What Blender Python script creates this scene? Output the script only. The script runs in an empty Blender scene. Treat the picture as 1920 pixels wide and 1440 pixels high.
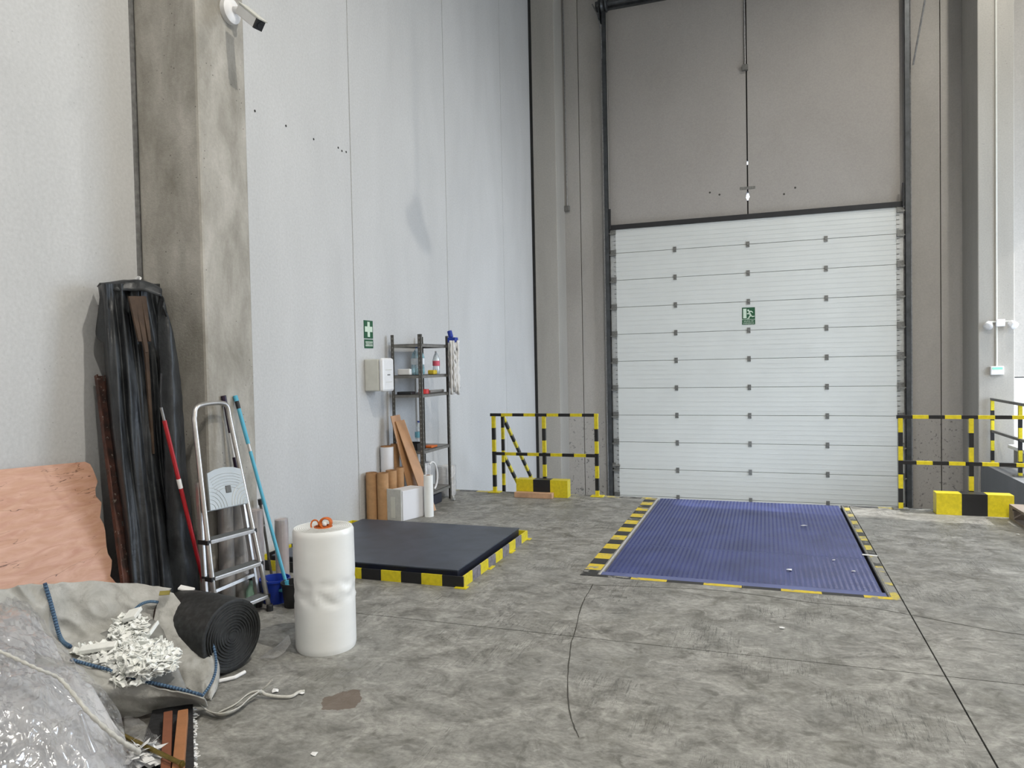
import bpy, bmesh, math, random
from mathutils import Vector, Matrix, noise
random.seed(7)
R = math.radians
scene = bpy.context.scene
col = scene.collection

# ------------------------------------------------------------------ camera
YAW, PITCH, ROLL, FPX, CAMH = -0.335522, -0.0273983, -0.0201345, 1362.88, 1.6
_fw = Vector((math.sin(YAW)*math.cos(PITCH), math.cos(YAW)*math.cos(PITCH), math.sin(PITCH)))
_r0 = Vector((math.cos(YAW), -math.sin(YAW), 0)); _u0 = _r0.cross(_fw)
_rt = math.cos(ROLL)*_r0 + math.sin(ROLL)*_u0
_up = -math.sin(ROLL)*_r0 + math.cos(ROLL)*_u0
cam_d = bpy.data.cameras.new('camera'); cam = bpy.data.objects.new('camera', cam_d); col.objects.link(cam)
cam_d.sensor_fit = 'HORIZONTAL'; cam_d.sensor_width = 36; cam_d.lens = FPX/1920*36
cam_d.clip_start = .05; cam_d.clip_end = 200
m4 = Matrix((( _rt.x, _up.x, -_fw.x, 0), (_rt.y, _up.y, -_fw.y, 0), (_rt.z, _up.z, -_fw.z, CAMH), (0, 0, 0, 1)))
cam.matrix_world = m4
scene.camera = cam
EYE = Vector((0, 0, CAMH))
def at(px, py, ax, v):
    """survey helper: point of the photograph on the plane axis = v (0 X, 1 Y, 2 Z)"""
    d = _fw + _rt*((px-960)/FPX) + _up*((720-py)/FPX)
    return EYE + d*((v-EYE[ax])/d[ax])

# ------------------------------------------------------------------ light
world = bpy.data.worlds.new('sky'); scene.world = world; world.use_nodes = True
bg = world.node_tree.nodes['Background']; bg.inputs[0].default_value = (.70, .83, 1, 1); bg.inputs[1].default_value = 7.4
sun_d = bpy.data.lights.new('sun', 'SUN'); sun = bpy.data.objects.new('sun', sun_d); col.objects.link(sun)
sun_d.energy = 5; sun_d.angle = R(.6); sun_d.color = (1, .97, .92)
sun.rotation_euler = Vector((-1, .10, -.70)).to_track_quat('-Z', 'Y').to_euler(); sun.location = (14, 8, 12)
OPEN = (7.4, 13.2, 0.0, 5.4)      # the open bay in the right wall: y0 y1 z0 z1
XR = 6.5
pl = bpy.data.lights.new('bay_portal', 'AREA'); po = bpy.data.objects.new('bay_portal', pl); col.objects.link(po)
pl.shape = 'RECTANGLE'; pl.size = OPEN[3]-OPEN[2]; pl.size_y = OPEN[1]-OPEN[0]; pl.cycles.is_portal = True
po.location = (XR+.05, (OPEN[0]+OPEN[1])/2, (OPEN[2]+OPEN[3])/2)
po.rotation_euler = (0, R(90), 0)
LAMPS = [(2.0, 2.4, 9.1, 205), (3.6, 9.6, 9.2, 90), (3.5, -1.9, 9.2, 165)]
scene.view_settings.view_transform = 'Standard'; scene.view_settings.look = 'None'
scene.view_settings.exposure = -0.10; scene.view_settings.gamma = 1

# ------------------------------------------------------------------ mesh builder
WL = {}
def register(o, loc): WL[o.name] = Vector(loc)
def setp(o, label=None, cat=None, group=None, kind=None):
    if label: o['label'] = label
    if cat: o['category'] = cat
    if group: o['group'] = group
    if kind: o['kind'] = kind
    return o
def root(name, loc, label=None, cat=None, group=None, kind=None):
    o = bpy.data.objects.new(name, None); col.objects.link(o); o.location = loc
    o.empty_display_size = .05; register(o, loc)
    return setp(o, label, cat, group, kind)

class MB:
    def __init__(s): s.v = []; s.f = []; s.m = []
    def add(s, vs, fs, mi=0):
        b = len(s.v); s.v += [Vector(p) for p in vs]
        for f in fs: s.f.append([b+i for i in f]); s.m.append(mi)
        return s
    def box(s, x0, y0, z0, x1, y1, z1, mi=0):
        x0, x1 = min(x0, x1), max(x0, x1); y0, y1 = min(y0, y1), max(y0, y1); z0, z1 = min(z0, z1), max(z0, z1)
        return s.add([(x0,y0,z0),(x1,y0,z0),(x1,y1,z0),(x0,y1,z0),(x0,y0,z1),(x1,y0,z1),(x1,y1,z1),(x0,y1,z1)],
                     [(0,3,2,1),(4,5,6,7),(0,1,5,4),(1,2,6,5),(2,3,7,6),(3,0,4,7)], mi)
    def obox(s, c, a, b, d, mi=0):
        c, a, b, d = Vector(c), Vector(a), Vector(b), Vector(d)
        if a.cross(b).dot(d) < 0: a = -a
        P = [c-a-b-d, c+a-b-d, c+a+b-d, c-a+b-d, c-a-b+d, c+a-b+d, c+a+b+d, c-a+b+d]
        return s.add(P, [(0,3,2,1),(4,5,6,7),(0,1,5,4),(1,2,6,5),(2,3,7,6),(3,0,4,7)], mi)
    def bar(s, p0, p1, w, h, up=(0, 0, 1), mi=0):
        p0, p1 = Vector(p0), Vector(p1); d = p1-p0; u = Vector(up)
        sd = d.cross(u)
        if sd.length < 1e-6: sd = d.cross(Vector((0, 1, 0)))
        sd.normalize(); u2 = sd.cross(d).normalized()
        return s.obox((p0+p1)/2, d/2, sd*w/2, u2*h/2, mi)
    def striped(s, p0, p1, w, seg, first=0, up=(0, 0, 1), h=None):
        p0, p1 = Vector(p0), Vector(p1); L = (p1-p0).length; d = (p1-p0)/L
        n = max(1, int(math.ceil(L/seg-1e-3)))
        for i in range(n):
            a, b = p0+d*(i*seg), p0+d*min(L, (i+1)*seg)
            s.bar(a, b, w, h or w, up, (first+i) % 2)
        return s
    def tube(s, path, r, n=10, caps=True, mi=0, closed=False, flat=1.0, upv=None):
        path = [Vector(p) for p in path]; m = len(path)
        rr = r if isinstance(r, (list, tuple)) else [r]*m
        b = len(s.v); prev = None
        for i, p in enumerate(path):
            if closed: t = path[(i+1) % m]-path[i-1]
            else: t = path[min(i+1, m-1)]-path[max(i-1, 0)]
            t = t.normalized() if t.length > 1e-9 else Vector((0, 0, 1))
            if upv is not None: a = Vector(upv)-t*t.dot(Vector(upv))
            elif prev is None: a = t.orthogonal()
            else: a = prev-t*prev.dot(t)
            if a.length < 1e-6: a = t.orthogonal()
            a.normalize(); prev = a; c = t.cross(a)
            for k in range(n):
                an = 2*math.pi*k/n; s.v.append(p+(a*math.cos(an)*flat+c*math.sin(an))*rr[i])
        for i in range(m if closed else m-1):
            for k in range(n):
                i2 = (i+1) % m
                s.f.append([b+i*n+k, b+i*n+(k+1) % n, b+i2*n+(k+1) % n, b+i2*n+k]); s.m.append(mi)
        if caps and not closed:
            s.f.append([b+k for k in range(n)][::-1]); s.m.append(mi)
            s.f.append([b+(m-1)*n+k for k in range(n)]); s.m.append(mi)
        return s
    def lathe(s, c, prof, n=24, axis=(0, 0, 1), mi=0, close=True):
        c = Vector(c); ax = Vector(axis).normalized(); a = ax.orthogonal().normalized(); d = ax.cross(a); b = len(s.v)
        for (r, z) in prof:
            for k in range(n):
                an = 2*math.pi*k/n; s.v.append(c+ax*z+(a*math.cos(an)+d*math.sin(an))*max(r, 1e-5))
        for i in range(len(prof)-1):
            for k in range(n):
                s.f.append([b+i*n+k, b+i*n+(k+1) % n, b+(i+1)*n+(k+1) % n, b+(i+1)*n+k]); s.m.append(mi)
        if close:
            s.f.append([b+k for k in range(n)][::-1]); s.m.append(mi)
            s.f.append([b+(len(prof)-1)*n+k for k in range(n)]); s.m.append(mi)
        return s
    def grid(s, pts, mi=0, wrap=False):
        h, w = len(pts), len(pts[0]); b = len(s.v)
        for row in pts: s.v += [Vector(p) for p in row]
        for i in range(h-1):
            for j in range(w if wrap else w-1):
                j2 = (j+1) % w
                s.f.append([b+i*w+j, b+i*w+j2, b+(i+1)*w+j2, b+(i+1)*w+j]); s.m.append(mi)
        return s
    def prism(s, out, fn, d0, d1, mi=0):
        """outline of 2D points, fn(u,v,d) -> 3D"""
        n = len(out); b = len(s.v)
        s.v += [Vector(fn(u, v, d0)) for u, v in out]+[Vector(fn(u, v, d1)) for u, v in out]
        s.f.append([b+i for i in range(n)]); s.m.append(mi)
        s.f.append([b+n+i for i in range(n)][::-1]); s.m.append(mi)
        for i in range(n):
            j = (i+1) % n; s.f.append([b+i, b+n+i, b+n+j, b+j]); s.m.append(mi)
        return s
    def build(s, name, mats, parent=None, smooth=False, bevel=0, label=None, cat=None, group=None, kind=None, fix=True, thick=0, auto=None, subd=0):
        if not isinstance(mats, (list, tuple)): mats = [mats]
        lo = Vector([min(p[i] for p in s.v) for i in range(3)]); hi = Vector([max(p[i] for p in s.v) for i in range(3)])
        c = (lo+hi)/2
        if parent is None: c.z = lo.z
        me = bpy.data.meshes.new(name); me.from_pydata([p-c for p in s.v], [], s.f)
        me.polygons.foreach_set('material_index', s.m)
        for m in mats: me.materials.append(m)
        if fix or bevel:
            bm = bmesh.new(); bm.from_mesh(me)
            if bevel: bmesh.ops.remove_doubles(bm, verts=bm.verts, dist=1e-5)
            bmesh.ops.recalc_face_normals(bm, faces=bm.faces)
            if bevel:
                ed = [e for e in bm.edges if len(e.link_faces) == 2 and e.calc_face_angle(0) > .6]
                bmesh.ops.bevel(bm, geom=ed, offset=bevel, segments=2, profile=.5, affect='EDGES', clamp_overlap=True)
            bm.to_mesh(me); bm.free()
        if smooth:
            for p in me.polygons: p.use_smooth = True
        o = bpy.data.objects.new(name, me); col.objects.link(o)
        pl_ = WL[parent.name] if parent else Vector((0, 0, 0))
        o.location = c-pl_; o.parent = parent; register(o, c)
        if thick:
            md = o.modifiers.new('solid', 'SOLIDIFY'); md.thickness = thick; md.offset = 0
        if subd:
            md = o.modifiers.new('sub', 'SUBSURF'); md.levels = subd; md.render_levels = subd
        if auto:
            try: me.set_sharp_from_angle(angle=auto)
            except Exception: pass
        return setp(o, label, cat, group, kind)

def copyto(o, parent, dloc, name=None):
    c = o.copy(); col.objects.link(c); c.parent = parent
    c.location = o.location+Vector(dloc); register(c, WL[o.name]+Vector(dloc))
    return c
def cr(P, n):
    """Catmull-Rom through control points"""
    P = [Vector(p) for p in P]; Q = [P[0]*2-P[1]]+P+[P[-1]*2-P[-2]]; out = []
    for i in range(1, len(Q)-2):
        for k in range(n):
            t = k/n; a, b, c, d = Q[i-1], Q[i], Q[i+1], Q[i+2]
            out.append(.5*((2*b)+(c-a)*t+(2*a-5*b+4*c-d)*t*t+(3*b-a-3*c+d)*t**3))
    out.append(P[-1]); return out
def crgrid(C, nu, nv):
    rows = [cr(r, nu) for r in C]; cols = [cr([rows[i][j] for i in range(len(rows))], nv) for j in range(len(rows[0]))]
    return [[cols[j][i] for j in range(len(cols))] for i in range(len(cols[0]))]
def nz(p, s, seed=0): return noise.noise(Vector(p)*s+Vector((seed*7.3, seed*3.1, seed*1.7)))
def ridged(p, s, seed=0): return 1-abs(noise.noise(Vector(p)*s+Vector((seed*5.3, seed*2.1, seed))))*2

# ------------------------------------------------------------------ materials
def newmat(name):
    m = bpy.data.materials.new(name); m.use_nodes = True
    return m, m.node_tree, m.node_tree.nodes['Principled BSDF']
class N:
    def __init__(s, nt): s.nt = nt
    def n(s, t, **k):
        o = s.nt.nodes.new(t)
        for a, b in k.items(): setattr(o, a, b)
        return o
    def l(s, a, b): s.nt.links.new(a, b)
    def pos(s): return s.n('ShaderNodeNewGeometry').outputs['Position']
    def obj(s): return s.n('ShaderNodeTexCoord').outputs['Object']
    def mapv(s, v, scale=(1, 1, 1), loc=(0, 0, 0)):
        m = s.n('ShaderNodeMapping'); s.l(v, m.inputs[0]); m.inputs['Scale'].default_value = scale; m.inputs['Location'].default_value = loc
        return m.outputs[0]
    def noise(s, v, scale, detail=6, rough=.55, dist=0):
        t = s.n('ShaderNodeTexNoise'); s.l(v, t.inputs['Vector']); t.inputs['Scale'].default_value = scale
        t.inputs['Detail'].default_value = detail; t.inputs['Roughness'].default_value = rough; t.inputs['Distortion'].default_value = dist
        return t.outputs['Fac']
    def ramp(s, f, a, b, c0=(0, 0, 0), c1=(1, 1, 1)):
        r = s.n('ShaderNodeValToRGB'); s.l(f, r.inputs[0])
        r.color_ramp.elements[0].position = a; r.color_ramp.elements[1].position = b
        r.color_ramp.elements[0].color = (*c0, 1); r.color_ramp.elements[1].color = (*c1, 1)
        return r.outputs[0]
    def mix(s, f, a, b, mode='MIX'):
        m = s.n('ShaderNodeMix', data_type='RGBA', blend_type=mode)
        for i, v in ((0, f), (6, a), (7, b)):
            if isinstance(v, (int, float)): m.inputs[i].default_value = v
            elif isinstance(v, tuple): m.inputs[i].default_value = (*v, 1)
            else: s.l(v, m.inputs[i])
        return m.outputs[2]
    def math(s, op, a, b=None):
        m = s.n('ShaderNodeMath', operation=op)
        for i, v in ((0, a), (1, b)):
            if v is None: continue
            if isinstance(v, (int, float)): m.inputs[i].default_value = v
            else: s.l(v, m.inputs[i])
        return m.outputs[0]
    def bump(s, h, bsdf, st=.2, d=.01):
        b = s.n('ShaderNodeBump'); s.l(h, b.inputs['Height']); b.inputs['Strength'].default_value = st; b.inputs['Distance'].default_value = d
        s.l(b.outputs[0], bsdf.inputs['Normal'])

def srgb(r, g, b):
    f = lambda c: (c/255/12.92) if c/255 <= .04045 else ((c/255+.055)/1.055)**2.4
    return (f(r), f(g), f(b))
def plain(name, c, rough=.5, metal=0, var=.12, scale=12, bump=0, coords='obj', spec=.5, alpha=1, trans=0, coat=0, bscale=80):
    m, nt, b = newmat(name); g = N(nt)
    v = g.obj() if coords == 'obj' else g.pos()
    f = g.noise(v, scale)
    c0 = tuple(x*(1-var) for x in c); c1 = tuple(min(1, x*(1+var)) for x in c)
    g.l(g.ramp(f, .3, .7, c0, c1), b.inputs['Base Color'])
    b.inputs['Roughness'].default_value = rough; b.inputs['Metallic'].default_value = metal
    b.inputs['Specular IOR Level'].default_value = spec; b.inputs['Alpha'].default_value = alpha
    b.inputs['Transmission Weight'].default_value = trans; b.inputs['Coat Weight'].default_value = coat
    if bump: g.bump(g.noise(v, bscale, 5), b, bump, .004)
    return m
def worn(name, c, under, amount=.5, rough=.45, scale=9):
    """paint that has chipped and rubbed down to what is under it"""
    m, nt, b = newmat(name); g = N(nt); p = g.pos()
    f = g.noise(p, scale, 9, .68); f2 = g.noise(p, 2.1, 4)
    mask = g.ramp(g.math('ADD', f, g.math('MULTIPLY', g.math('SUBTRACT', f2, .5), .5)), 1-amount-.03, 1-amount+.03)
    cc = g.mix(g.ramp(g.noise(p, 30), .35, .7), tuple(x*.8 for x in c), c)
    g.l(g.mix(mask, cc, under), b.inputs['Base Color']); b.inputs['Roughness'].default_value = rough
    return m
def concrete(name, c0, c1, big=.8, streak=(1, 1, .25), rough=.85, pores=.5, bump=.25, dirt=None):
    m, nt, b = newmat(name); g = N(nt); p = g.pos()
    f1 = g.noise(g.mapv(p, streak), big*2, 7, .6, .3)
    base = g.mix(g.ramp(f1, .3, .7), c0, c1)
    f2 = g.noise(p, 45, 6, .65)
    base = g.mix(g.ramp(f2, .25, .75, (.86,)*3, (1.05,)*3), (1, 1, 1), base, 'MULTIPLY') if False else g.mix(1.0, base, g.ramp(f2, .25, .75, (.88,)*3, (1.06,)*3), 'MULTIPLY')
    if pores:
        vo = g.n('ShaderNodeTexVoronoi'); g.l(p, vo.inputs['Vector']); vo.inputs['Scale'].default_value = 22
        sp = g.math('MULTIPLY', g.math('LESS_THAN', vo.outputs['Distance'], .10), g.math('GREATER_THAN', g.noise(p, 5), .56))
        base = g.mix(g.math('MULTIPLY', sp, pores), base, tuple(x*.45 for x in c0))
    if dirt:
        z = g.n('ShaderNodeSeparateXYZ'); g.l(p, z.inputs[0])
        k = g.math('MULTIPLY', g.math('LESS_THAN', z.outputs[2], dirt[0]), g.math('GREATER_THAN', g.noise(p, 16, 8, .7), .60))
        base = g.mix(g.math('MULTIPLY', k, .7), base, dirt[1])
    g.l(base, b.inputs['Base Color']); b.inputs['Roughness'].default_value = rough
    b.inputs['Specular IOR Level'].default_value = .25
    g.bump(g.noise(p, 60, 8, .7), b, bump, .006)
    return m

M = {}
M['wall_l'] = concrete('painted_panel_white', (.545, .548, .55), (.635, .637, .64), .45, (1, 1, .35), .8, .35, .10)
M['panel'] = concrete('panel_warm_grey', (.40, .38, .355), (.50, .48, .455), .5, (1, 1, .4), .88, .6, .18, dirt=(.55, (.12, .12, .12)))
M['upper'] = concrete('panel_upper_beige', (.385, .36, .335), (.435, .41, .385), .4, (1, 1, .6), .9, .25, .15)
M['pier'] = concrete('pier_concrete', (.36, .345, .315), (.47, .45, .415), .7, (1, 1, .15), .85, .7, .2)
M['column'] = concrete('column_concrete', (.27, .255, .22), (.52, .495, .455), 2.2, (1, 1, .45), .7, .9, .6)
M['dark'] = plain('dark_joint', (.03, .03, .03), .9)
M['pit'] = concrete('pit_concrete', (.22, .22, .22), (.3, .3, .3), .8)
M['ceil'] = plain('ceiling_grey', (.35, .35, .34), .9)
# floor
def floor_mat():
    m, nt, b = newmat('power_floated_concrete'); g = N(nt); p = g.pos()
    big = g.noise(g.mapv(p, (.9, 1.2, 1)), .9, 5, .6, .4)
    mid = g.noise(g.mapv(p, (1.0, 1.15, 1)), 4.4, 12, .74, .7)
    fine = g.noise(g.mapv(p, (1, 1.5, 1)), 26, 8, .7, .3)
    base = g.mix(g.ramp(mid, .36, .64), (.150, .145, .130), (.44, .432, .402))
    base = g.mix(g.math('MULTIPLY', g.ramp(big, .42, .72), .62), base, (.255, .255, .242))
    base = g.mix(1.0, base, g.ramp(fine, .30, .68, (.62,)*3, (1.16,)*3), 'MULTIPLY')
    blot = g.noise(p, 8.5, 5, .6, .6)
    base = g.mix(g.math('MULTIPLY', g.ramp(blot, .58, .68), .55), base, (.085, .082, .07))
    pale = g.noise(g.mapv(p, (1, 1, 1), (9, 4, 0)), 6.0, 9, .74, 1.2)
    base = g.mix(g.math('MULTIPLY', g.ramp(pale, .57, .66), .45), base, (.47, .465, .44))
    olive = g.noise(g.mapv(p, (1, 1, 1), (2, 7, 0)), 1.7, 8, .68, .8)
    base = g.mix(g.math('MULTIPLY', g.ramp(olive, .53, .66), .50), base, (.125, .12, .096))
    # thin tyre and drag scratches
    for ang, sc, off in ((.35, 5.5, 0), (-.75, 4.2, 7), (1.2, 4.8, 13)):
        mp = g.n('ShaderNodeMapping'); g.l(p, mp.inputs[0]); mp.inputs['Rotation'].default_value = (0, 0, ang)
        mp.inputs['Scale'].default_value = (9, .55, 1); mp.inputs['Location'].default_value = (off, off, 0)
        s1 = g.noise(mp.outputs[0], sc, 2, .4)
        ln = g.math('MULTIPLY', g.math('LESS_THAN', g.math('ABSOLUTE', g.math('SUBTRACT', s1, .5)), .006), g.ramp(g.noise(p, 1.6), .5, .58))
        base = g.mix(g.math('MULTIPLY', ln, .55), base, (.07, .07, .065))
    # brown spill
    d = g.n('ShaderNodeVectorMath', operation='DISTANCE'); g.l(g.mapv(p, (1.0, .72, 0)), d.inputs[0])
    st = (-1.935, 2.985*.72, 0); d.inputs[1].default_value = st
    sp = g.math('ADD', d.outputs['Value'], g.math('MULTIPLY', g.math('SUBTRACT', g.noise(p, 11, 4), .5), .17))
    base = g.mix(g.math('MULTIPLY', g.math('LESS_THAN', sp, .085), .75), base, (.125, .085, .06))
    g.l(base, b.inputs['Base Color'])
    g.l(g.ramp(fine, .3, .7, (.42,)*3, (.62,)*3), b.inputs['Roughness']); b.inputs['Specular IOR Level'].default_value = .35
    g.bump(fine, b, .10, .003)
    return m
M['floor'] = floor_mat()
YEL, BLK = srgb(230, 212, 40), (.016, .016, .018)
FLR = (.27, .265, .245)
M['yel'] = worn('yellow_paint', YEL, tuple(x*.75 for x in YEL), .30, .4)
M['blk'] = worn('black_paint', BLK, (.03, .03, .03), .30, .4)
M['yelf'] = worn('yellow_floor_paint', srgb(226, 200, 60), FLR, .41, .55, 7)
M['blkf'] = worn('black_floor_paint', (.035, .035, .035), FLR, .40, .55, 7)
M['blkg'] = plain('black_gloss_paint_glare', (.20, .19, .225), .22, 0, .3, 30)  # black gloss paint, daylight glare painted in as lilac grey
M['door'] = plain('white_door_panel', (.70, .72, .705), .42, 0, .03, 2, coords='pos')
M['white'] = plain('white_plastic', (.8, .8, .81), .35, 0, .04)
M['offw'] = plain('cream_plastic', (.62, .62, .57), .45, 0, .05)
M['rubber'] = plain('black_rubber', (.018, .018, .02), .6)
M['galv'] = plain('galvanised_steel', (.30, .30, .30), .42, .6, .25, 25)
M['track'] = plain('dark_galvanised_track', (.075, .08, .085), .4, .5, .3, 8)
M['hinge'] = plain('hinge_grey', (.20, .20, .19), .45, .5, .3, 40)
M['alu'] = plain('brushed_aluminium', (.62, .60, .58), .33, .85, .08, 30)
M['tread'] = plain('ribbed_grey_tread', (.13, .14, .145), .6, 0, .2, 50, .4)
M['deck'] = plain('slate_blue_steel_deck', (.052, .062, .085), .42, .1, .25, 5, .15, 'pos')
M['deckedge'] = plain('blue_black_steel', (.012, .015, .03), .4)
M['lev'] = plain('blue_leveller_paint', (.054, .070, .205), .38, .1, .25, 3, .1, 'pos')
M['levf'] = plain('blue_leveller_frame', (.11, .13, .29), .4, 0, .15, 4)
M['green'] = plain('sign_green', srgb(24, 84, 52), .5, 0, .06)
M['glow'] = plain('sign_pale_green', (.62, .74, .62), .5, 0, .03)
M['shelf'] = plain('grey_slotted_angle', (.10, .095, .085), .45, .3, .25, 40)
M['shelfl'] = plain('grey_shelf_sheet', (.19, .185, .175), .45, .2, .15, 20)
M['card'] = plain('brown_cardboard', srgb(178, 138, 98), .8, 0, .12, 20, .1)
M['cardd'] = plain('cardboard_core_edge', srgb(140, 100, 66), .85, 0, .15, 40)
M['lam'] = plain('wood_laminate', srgb(176, 132, 92), .45, 0, .14, 6)
M['laml'] = plain('laminate_edge', srgb(214, 190, 160), .6, 0, .08, 20)
M['boxw'] = plain('white_carton', (.74, .74, .77), .6, 0, .03, 5)
M['boxg'] = plain('grey_polystyrene', (.50, .50, .48), .8, 0, .08, 30, .2)
M['blue'] = plain('light_blue_handle', srgb(86, 172, 200), .35, 0, .06)
M['navy'] = plain('blue_plastic', srgb(24, 52, 150), .35, 0, .12)
M['red'] = plain('red_handle', srgb(168, 28, 38), .35, 0, .08)
M['purple'] = plain('dark_purple_handle', srgb(40, 24, 48), .4, 0, .2)
M['blackp'] = plain('black_plastic', (.018, .018, .02), .4, 0, .2)
M['orange'] = plain('orange_core', srgb(200, 100, 30), .55, 0, .15)
M['rod'] = plain('brass_yellow_zinc_rod', srgb(120, 104, 50), .35, .6, .3, 30)
M['batten'] = plain('brown_timber', srgb(160, 108, 70), .7, 0, .18, 9, .2)
M['battend'] = plain('red_brown_timber', srgb(126, 76, 52), .7, 0, .18, 9, .2)
M['pallet'] = plain('weathered_pallet_wood', srgb(150, 138, 128), .8, 0, .2, 9, .3)
M['foam'] = plain('white_foam_shred', (.90, .91, .88), .8, 0, .05, 30)
M['paper'] = plain('white_paper', (.82, .82, .82), .75, 0, .03)
M['rope'] = plain('white_webbing', (.55, .54, .50), .8, 0, .15, 60, .3)
M['seam'] = plain('blue_stitched_cord', srgb(54, 78, 106), .8, 0, .35, 90, .5)
M['smoke'] = plain('grey_dark_shade', (.035, .036, .04), .25, 0, .1)
M['mop'] = plain('white_cotton', (.72, .71, .70), .9, 0, .08, 40, .3)
def spiral_end():
    m, nt, b = newmat('black_roll_end'); g = N(nt); v = g.obj()
    w = g.n('ShaderNodeTexNoise'); g.l(v, w.inputs['Vector']); w.inputs['Scale'].default_value = 40
    g.l(g.ramp(w.outputs['Fac'], .4, .75, (.012, .013, .014), (.035, .037, .038)), b.inputs['Base Color']); b.inputs['Roughness'].default_value = .55
    return m
M['roll'] = spiral_end()
def film_mat(name, tint, op, rough=.12, sc=20, bst=.5, dif=.25):
    """clear polythene: see-through sheet with a glossy skin and a little milky haze"""
    m, nt, b = newmat(name); g = N(nt); v = g.pos()
    out = nt.nodes['Material Output']
    tr = g.n('ShaderNodeBsdfTransparent'); tr.inputs[0].default_value = (.97, .97, .98, 1)
    gl = g.n('ShaderNodeBsdfGlossy'); gl.inputs[0].default_value = (1, 1, 1, 1); gl.inputs[1].default_value = rough
    b.inputs['Base Color'].default_value = (*tint, 1); b.inputs['Roughness'].default_value = .5
    bp = g.n('ShaderNodeBump'); g.l(g.noise(g.mapv(v, (1, 1.8, 1)), sc, 8, .62, 1.5), bp.inputs['Height']); bp.inputs['Strength'].default_value = bst; bp.inputs['Distance'].default_value = .03
    g.l(bp.outputs[0], gl.inputs[2]); g.l(bp.outputs[0], b.inputs['Normal'])
    k = g.ramp(g.noise(v, sc*.4, 6, .65, 1.2), .38, .68, (op*.25,)*3, (min(1, op*1.5),)*3)
    m1 = g.n('ShaderNodeMixShader'); m1.inputs[0].default_value = dif; g.l(gl.outputs[0], m1.inputs[1]); g.l(b.outputs[0], m1.inputs[2])
    mx = g.n('ShaderNodeMixShader'); g.l(k, mx.inputs[0]); g.l(tr.outputs[0], mx.inputs[1]); g.l(m1.outputs[0], mx.inputs[2]); g.l(mx.outputs[0], out.inputs[0])
    return m
M['film'] = film_mat('crumpled_clear_film', (.90, .89, .91), .50, .15, 20, 1.0, .35)
M['filml'] = film_mat('thin_clear_film', (.8, .8, .82), .35, .15, 12, .4, .5)
M['pet'] = film_mat('clear_pet_bottle', (.70, .82, .88), .5, .08, 10, .2, .7)
M['petb'] = film_mat('bluish_pet_bottle', (.25, .60, .70), .6, .1, 10, .2, .8)
def wrapped():
    m, nt, b = newmat('stretch_film_roll'); g = N(nt); v = g.obj()
    g.l(g.ramp(g.noise(g.mapv(v, (1, 1, 3)), 5, 4), .3, .7, (.86, .875, .87), (.90, .91, .905)), b.inputs['Base Color'])
    b.inputs['Roughness'].default_value = .3; b.inputs['Subsurface Weight'].default_value = .0; b.inputs['Subsurface Radius'].default_value = (.03, .03, .03)
    b.inputs['Specular IOR Level'].default_value = .55
    return m
M['roll_w'] = wrapped()
def bag_mat():
    m, nt, b = newmat('grey_woven_polypropylene'); g = N(nt); v = g.pos()
    f = g.noise(v, 7, 7, .65, .5)
    c = g.mix(g.ramp(f, .3, .72), (.33, .325, .30), (.55, .545, .525))
    c = g.mix(g.math('MULTIPLY', g.ramp(g.noise(v, 14, 6, .7, .8), .58, .7), .45), c, (.22, .21, .19))
    g.l(c, b.inputs['Base Color']); b.inputs['Roughness'].default_value = .62
    w = g.noise(v, 16, 8, .6, .7); g.bump(w, b, .35, .02)
    return m
M['bag'] = bag_mat()
def tarp_mat():
    m, nt, b = newmat('black_polythene_tarp'); g = N(nt); v = g.pos()
    f = g.noise(g.mapv(v, (3, 3, .8)), 5, 7, .65, .3)
    g.l(g.ramp(f, .35, .75, (.010, .011, .013), (.045, .050, .055)), b.inputs['Base Color'])
    g.l(g.ramp(f, .3, .7, (.32,)*3, (.55,)*3), b.inputs['Roughness'])
    g.bump(g.noise(v, 18, 6), b, .3, .02)
    return m
M['tarp'] = tarp_mat()
def ply_mat():
    m, nt, b = newmat('plywood_face'); g = N(nt); v = g.mapv(g.pos(), (1, 1, 1))
    st = g.noise(g.mapv(v, (1, 1.3, 7)), 3.2, 7, .6, 1.4)
    w = g.n('ShaderNodeTexWave', wave_type='BANDS', bands_direction='Z'); g.l(v, w.inputs['Vector'])
    w.inputs['Scale'].default_value = 5; w.inputs['Distortion'].default_value = 9; w.inputs['Detail'].default_value = 3; w.inputs['Detail Scale'].default_value = .8
    c = g.mix(g.ramp(st, .3, .7), srgb(188, 140, 118), srgb(214, 172, 152))
    c = g.mix(g.math('MULTIPLY', w.outputs['Fac'], .30), c, srgb(190, 146, 112))
    yy = g.n('ShaderNodeSeparateXYZ'); g.l(v, yy.inputs[0])
    c = g.mix(g.math('MULTIPLY', g.ramp(yy.outputs[1], .0, 1.0), 0.0), c, (1, 1, 1))
    cr_ = g.math('LESS_THAN', g.math('ABSOLUTE', g.math('SUBTRACT', g.noise(g.mapv(v, (1, .7, 6)), 1.3, 4, .6, .4), .5)), .0028)
    c = g.mix(g.math('MULTIPLY', g.math('MULTIPLY', cr_, g.ramp(g.noise(v, 4), .45, .6)), .8), c, srgb(84, 52, 36))
    pt = g.math('GREATER_THAN', g.noise(g.mapv(v, (1, 1.6, 2.4), (3, 2, 1)), 2.6, 3), .69)
    c = g.mix(g.math('MULTIPLY', pt, .0), c, srgb(236, 186, 170))
    g.l(c, b.inputs['Base Color']); b.inputs['Roughness'].default_value = .42
    g.bump(g.noise(g.mapv(v, (1, 1.5, 9)), 6, 5), b, .25, .004)
    return m
M['ply'] = ply_mat()
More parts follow.
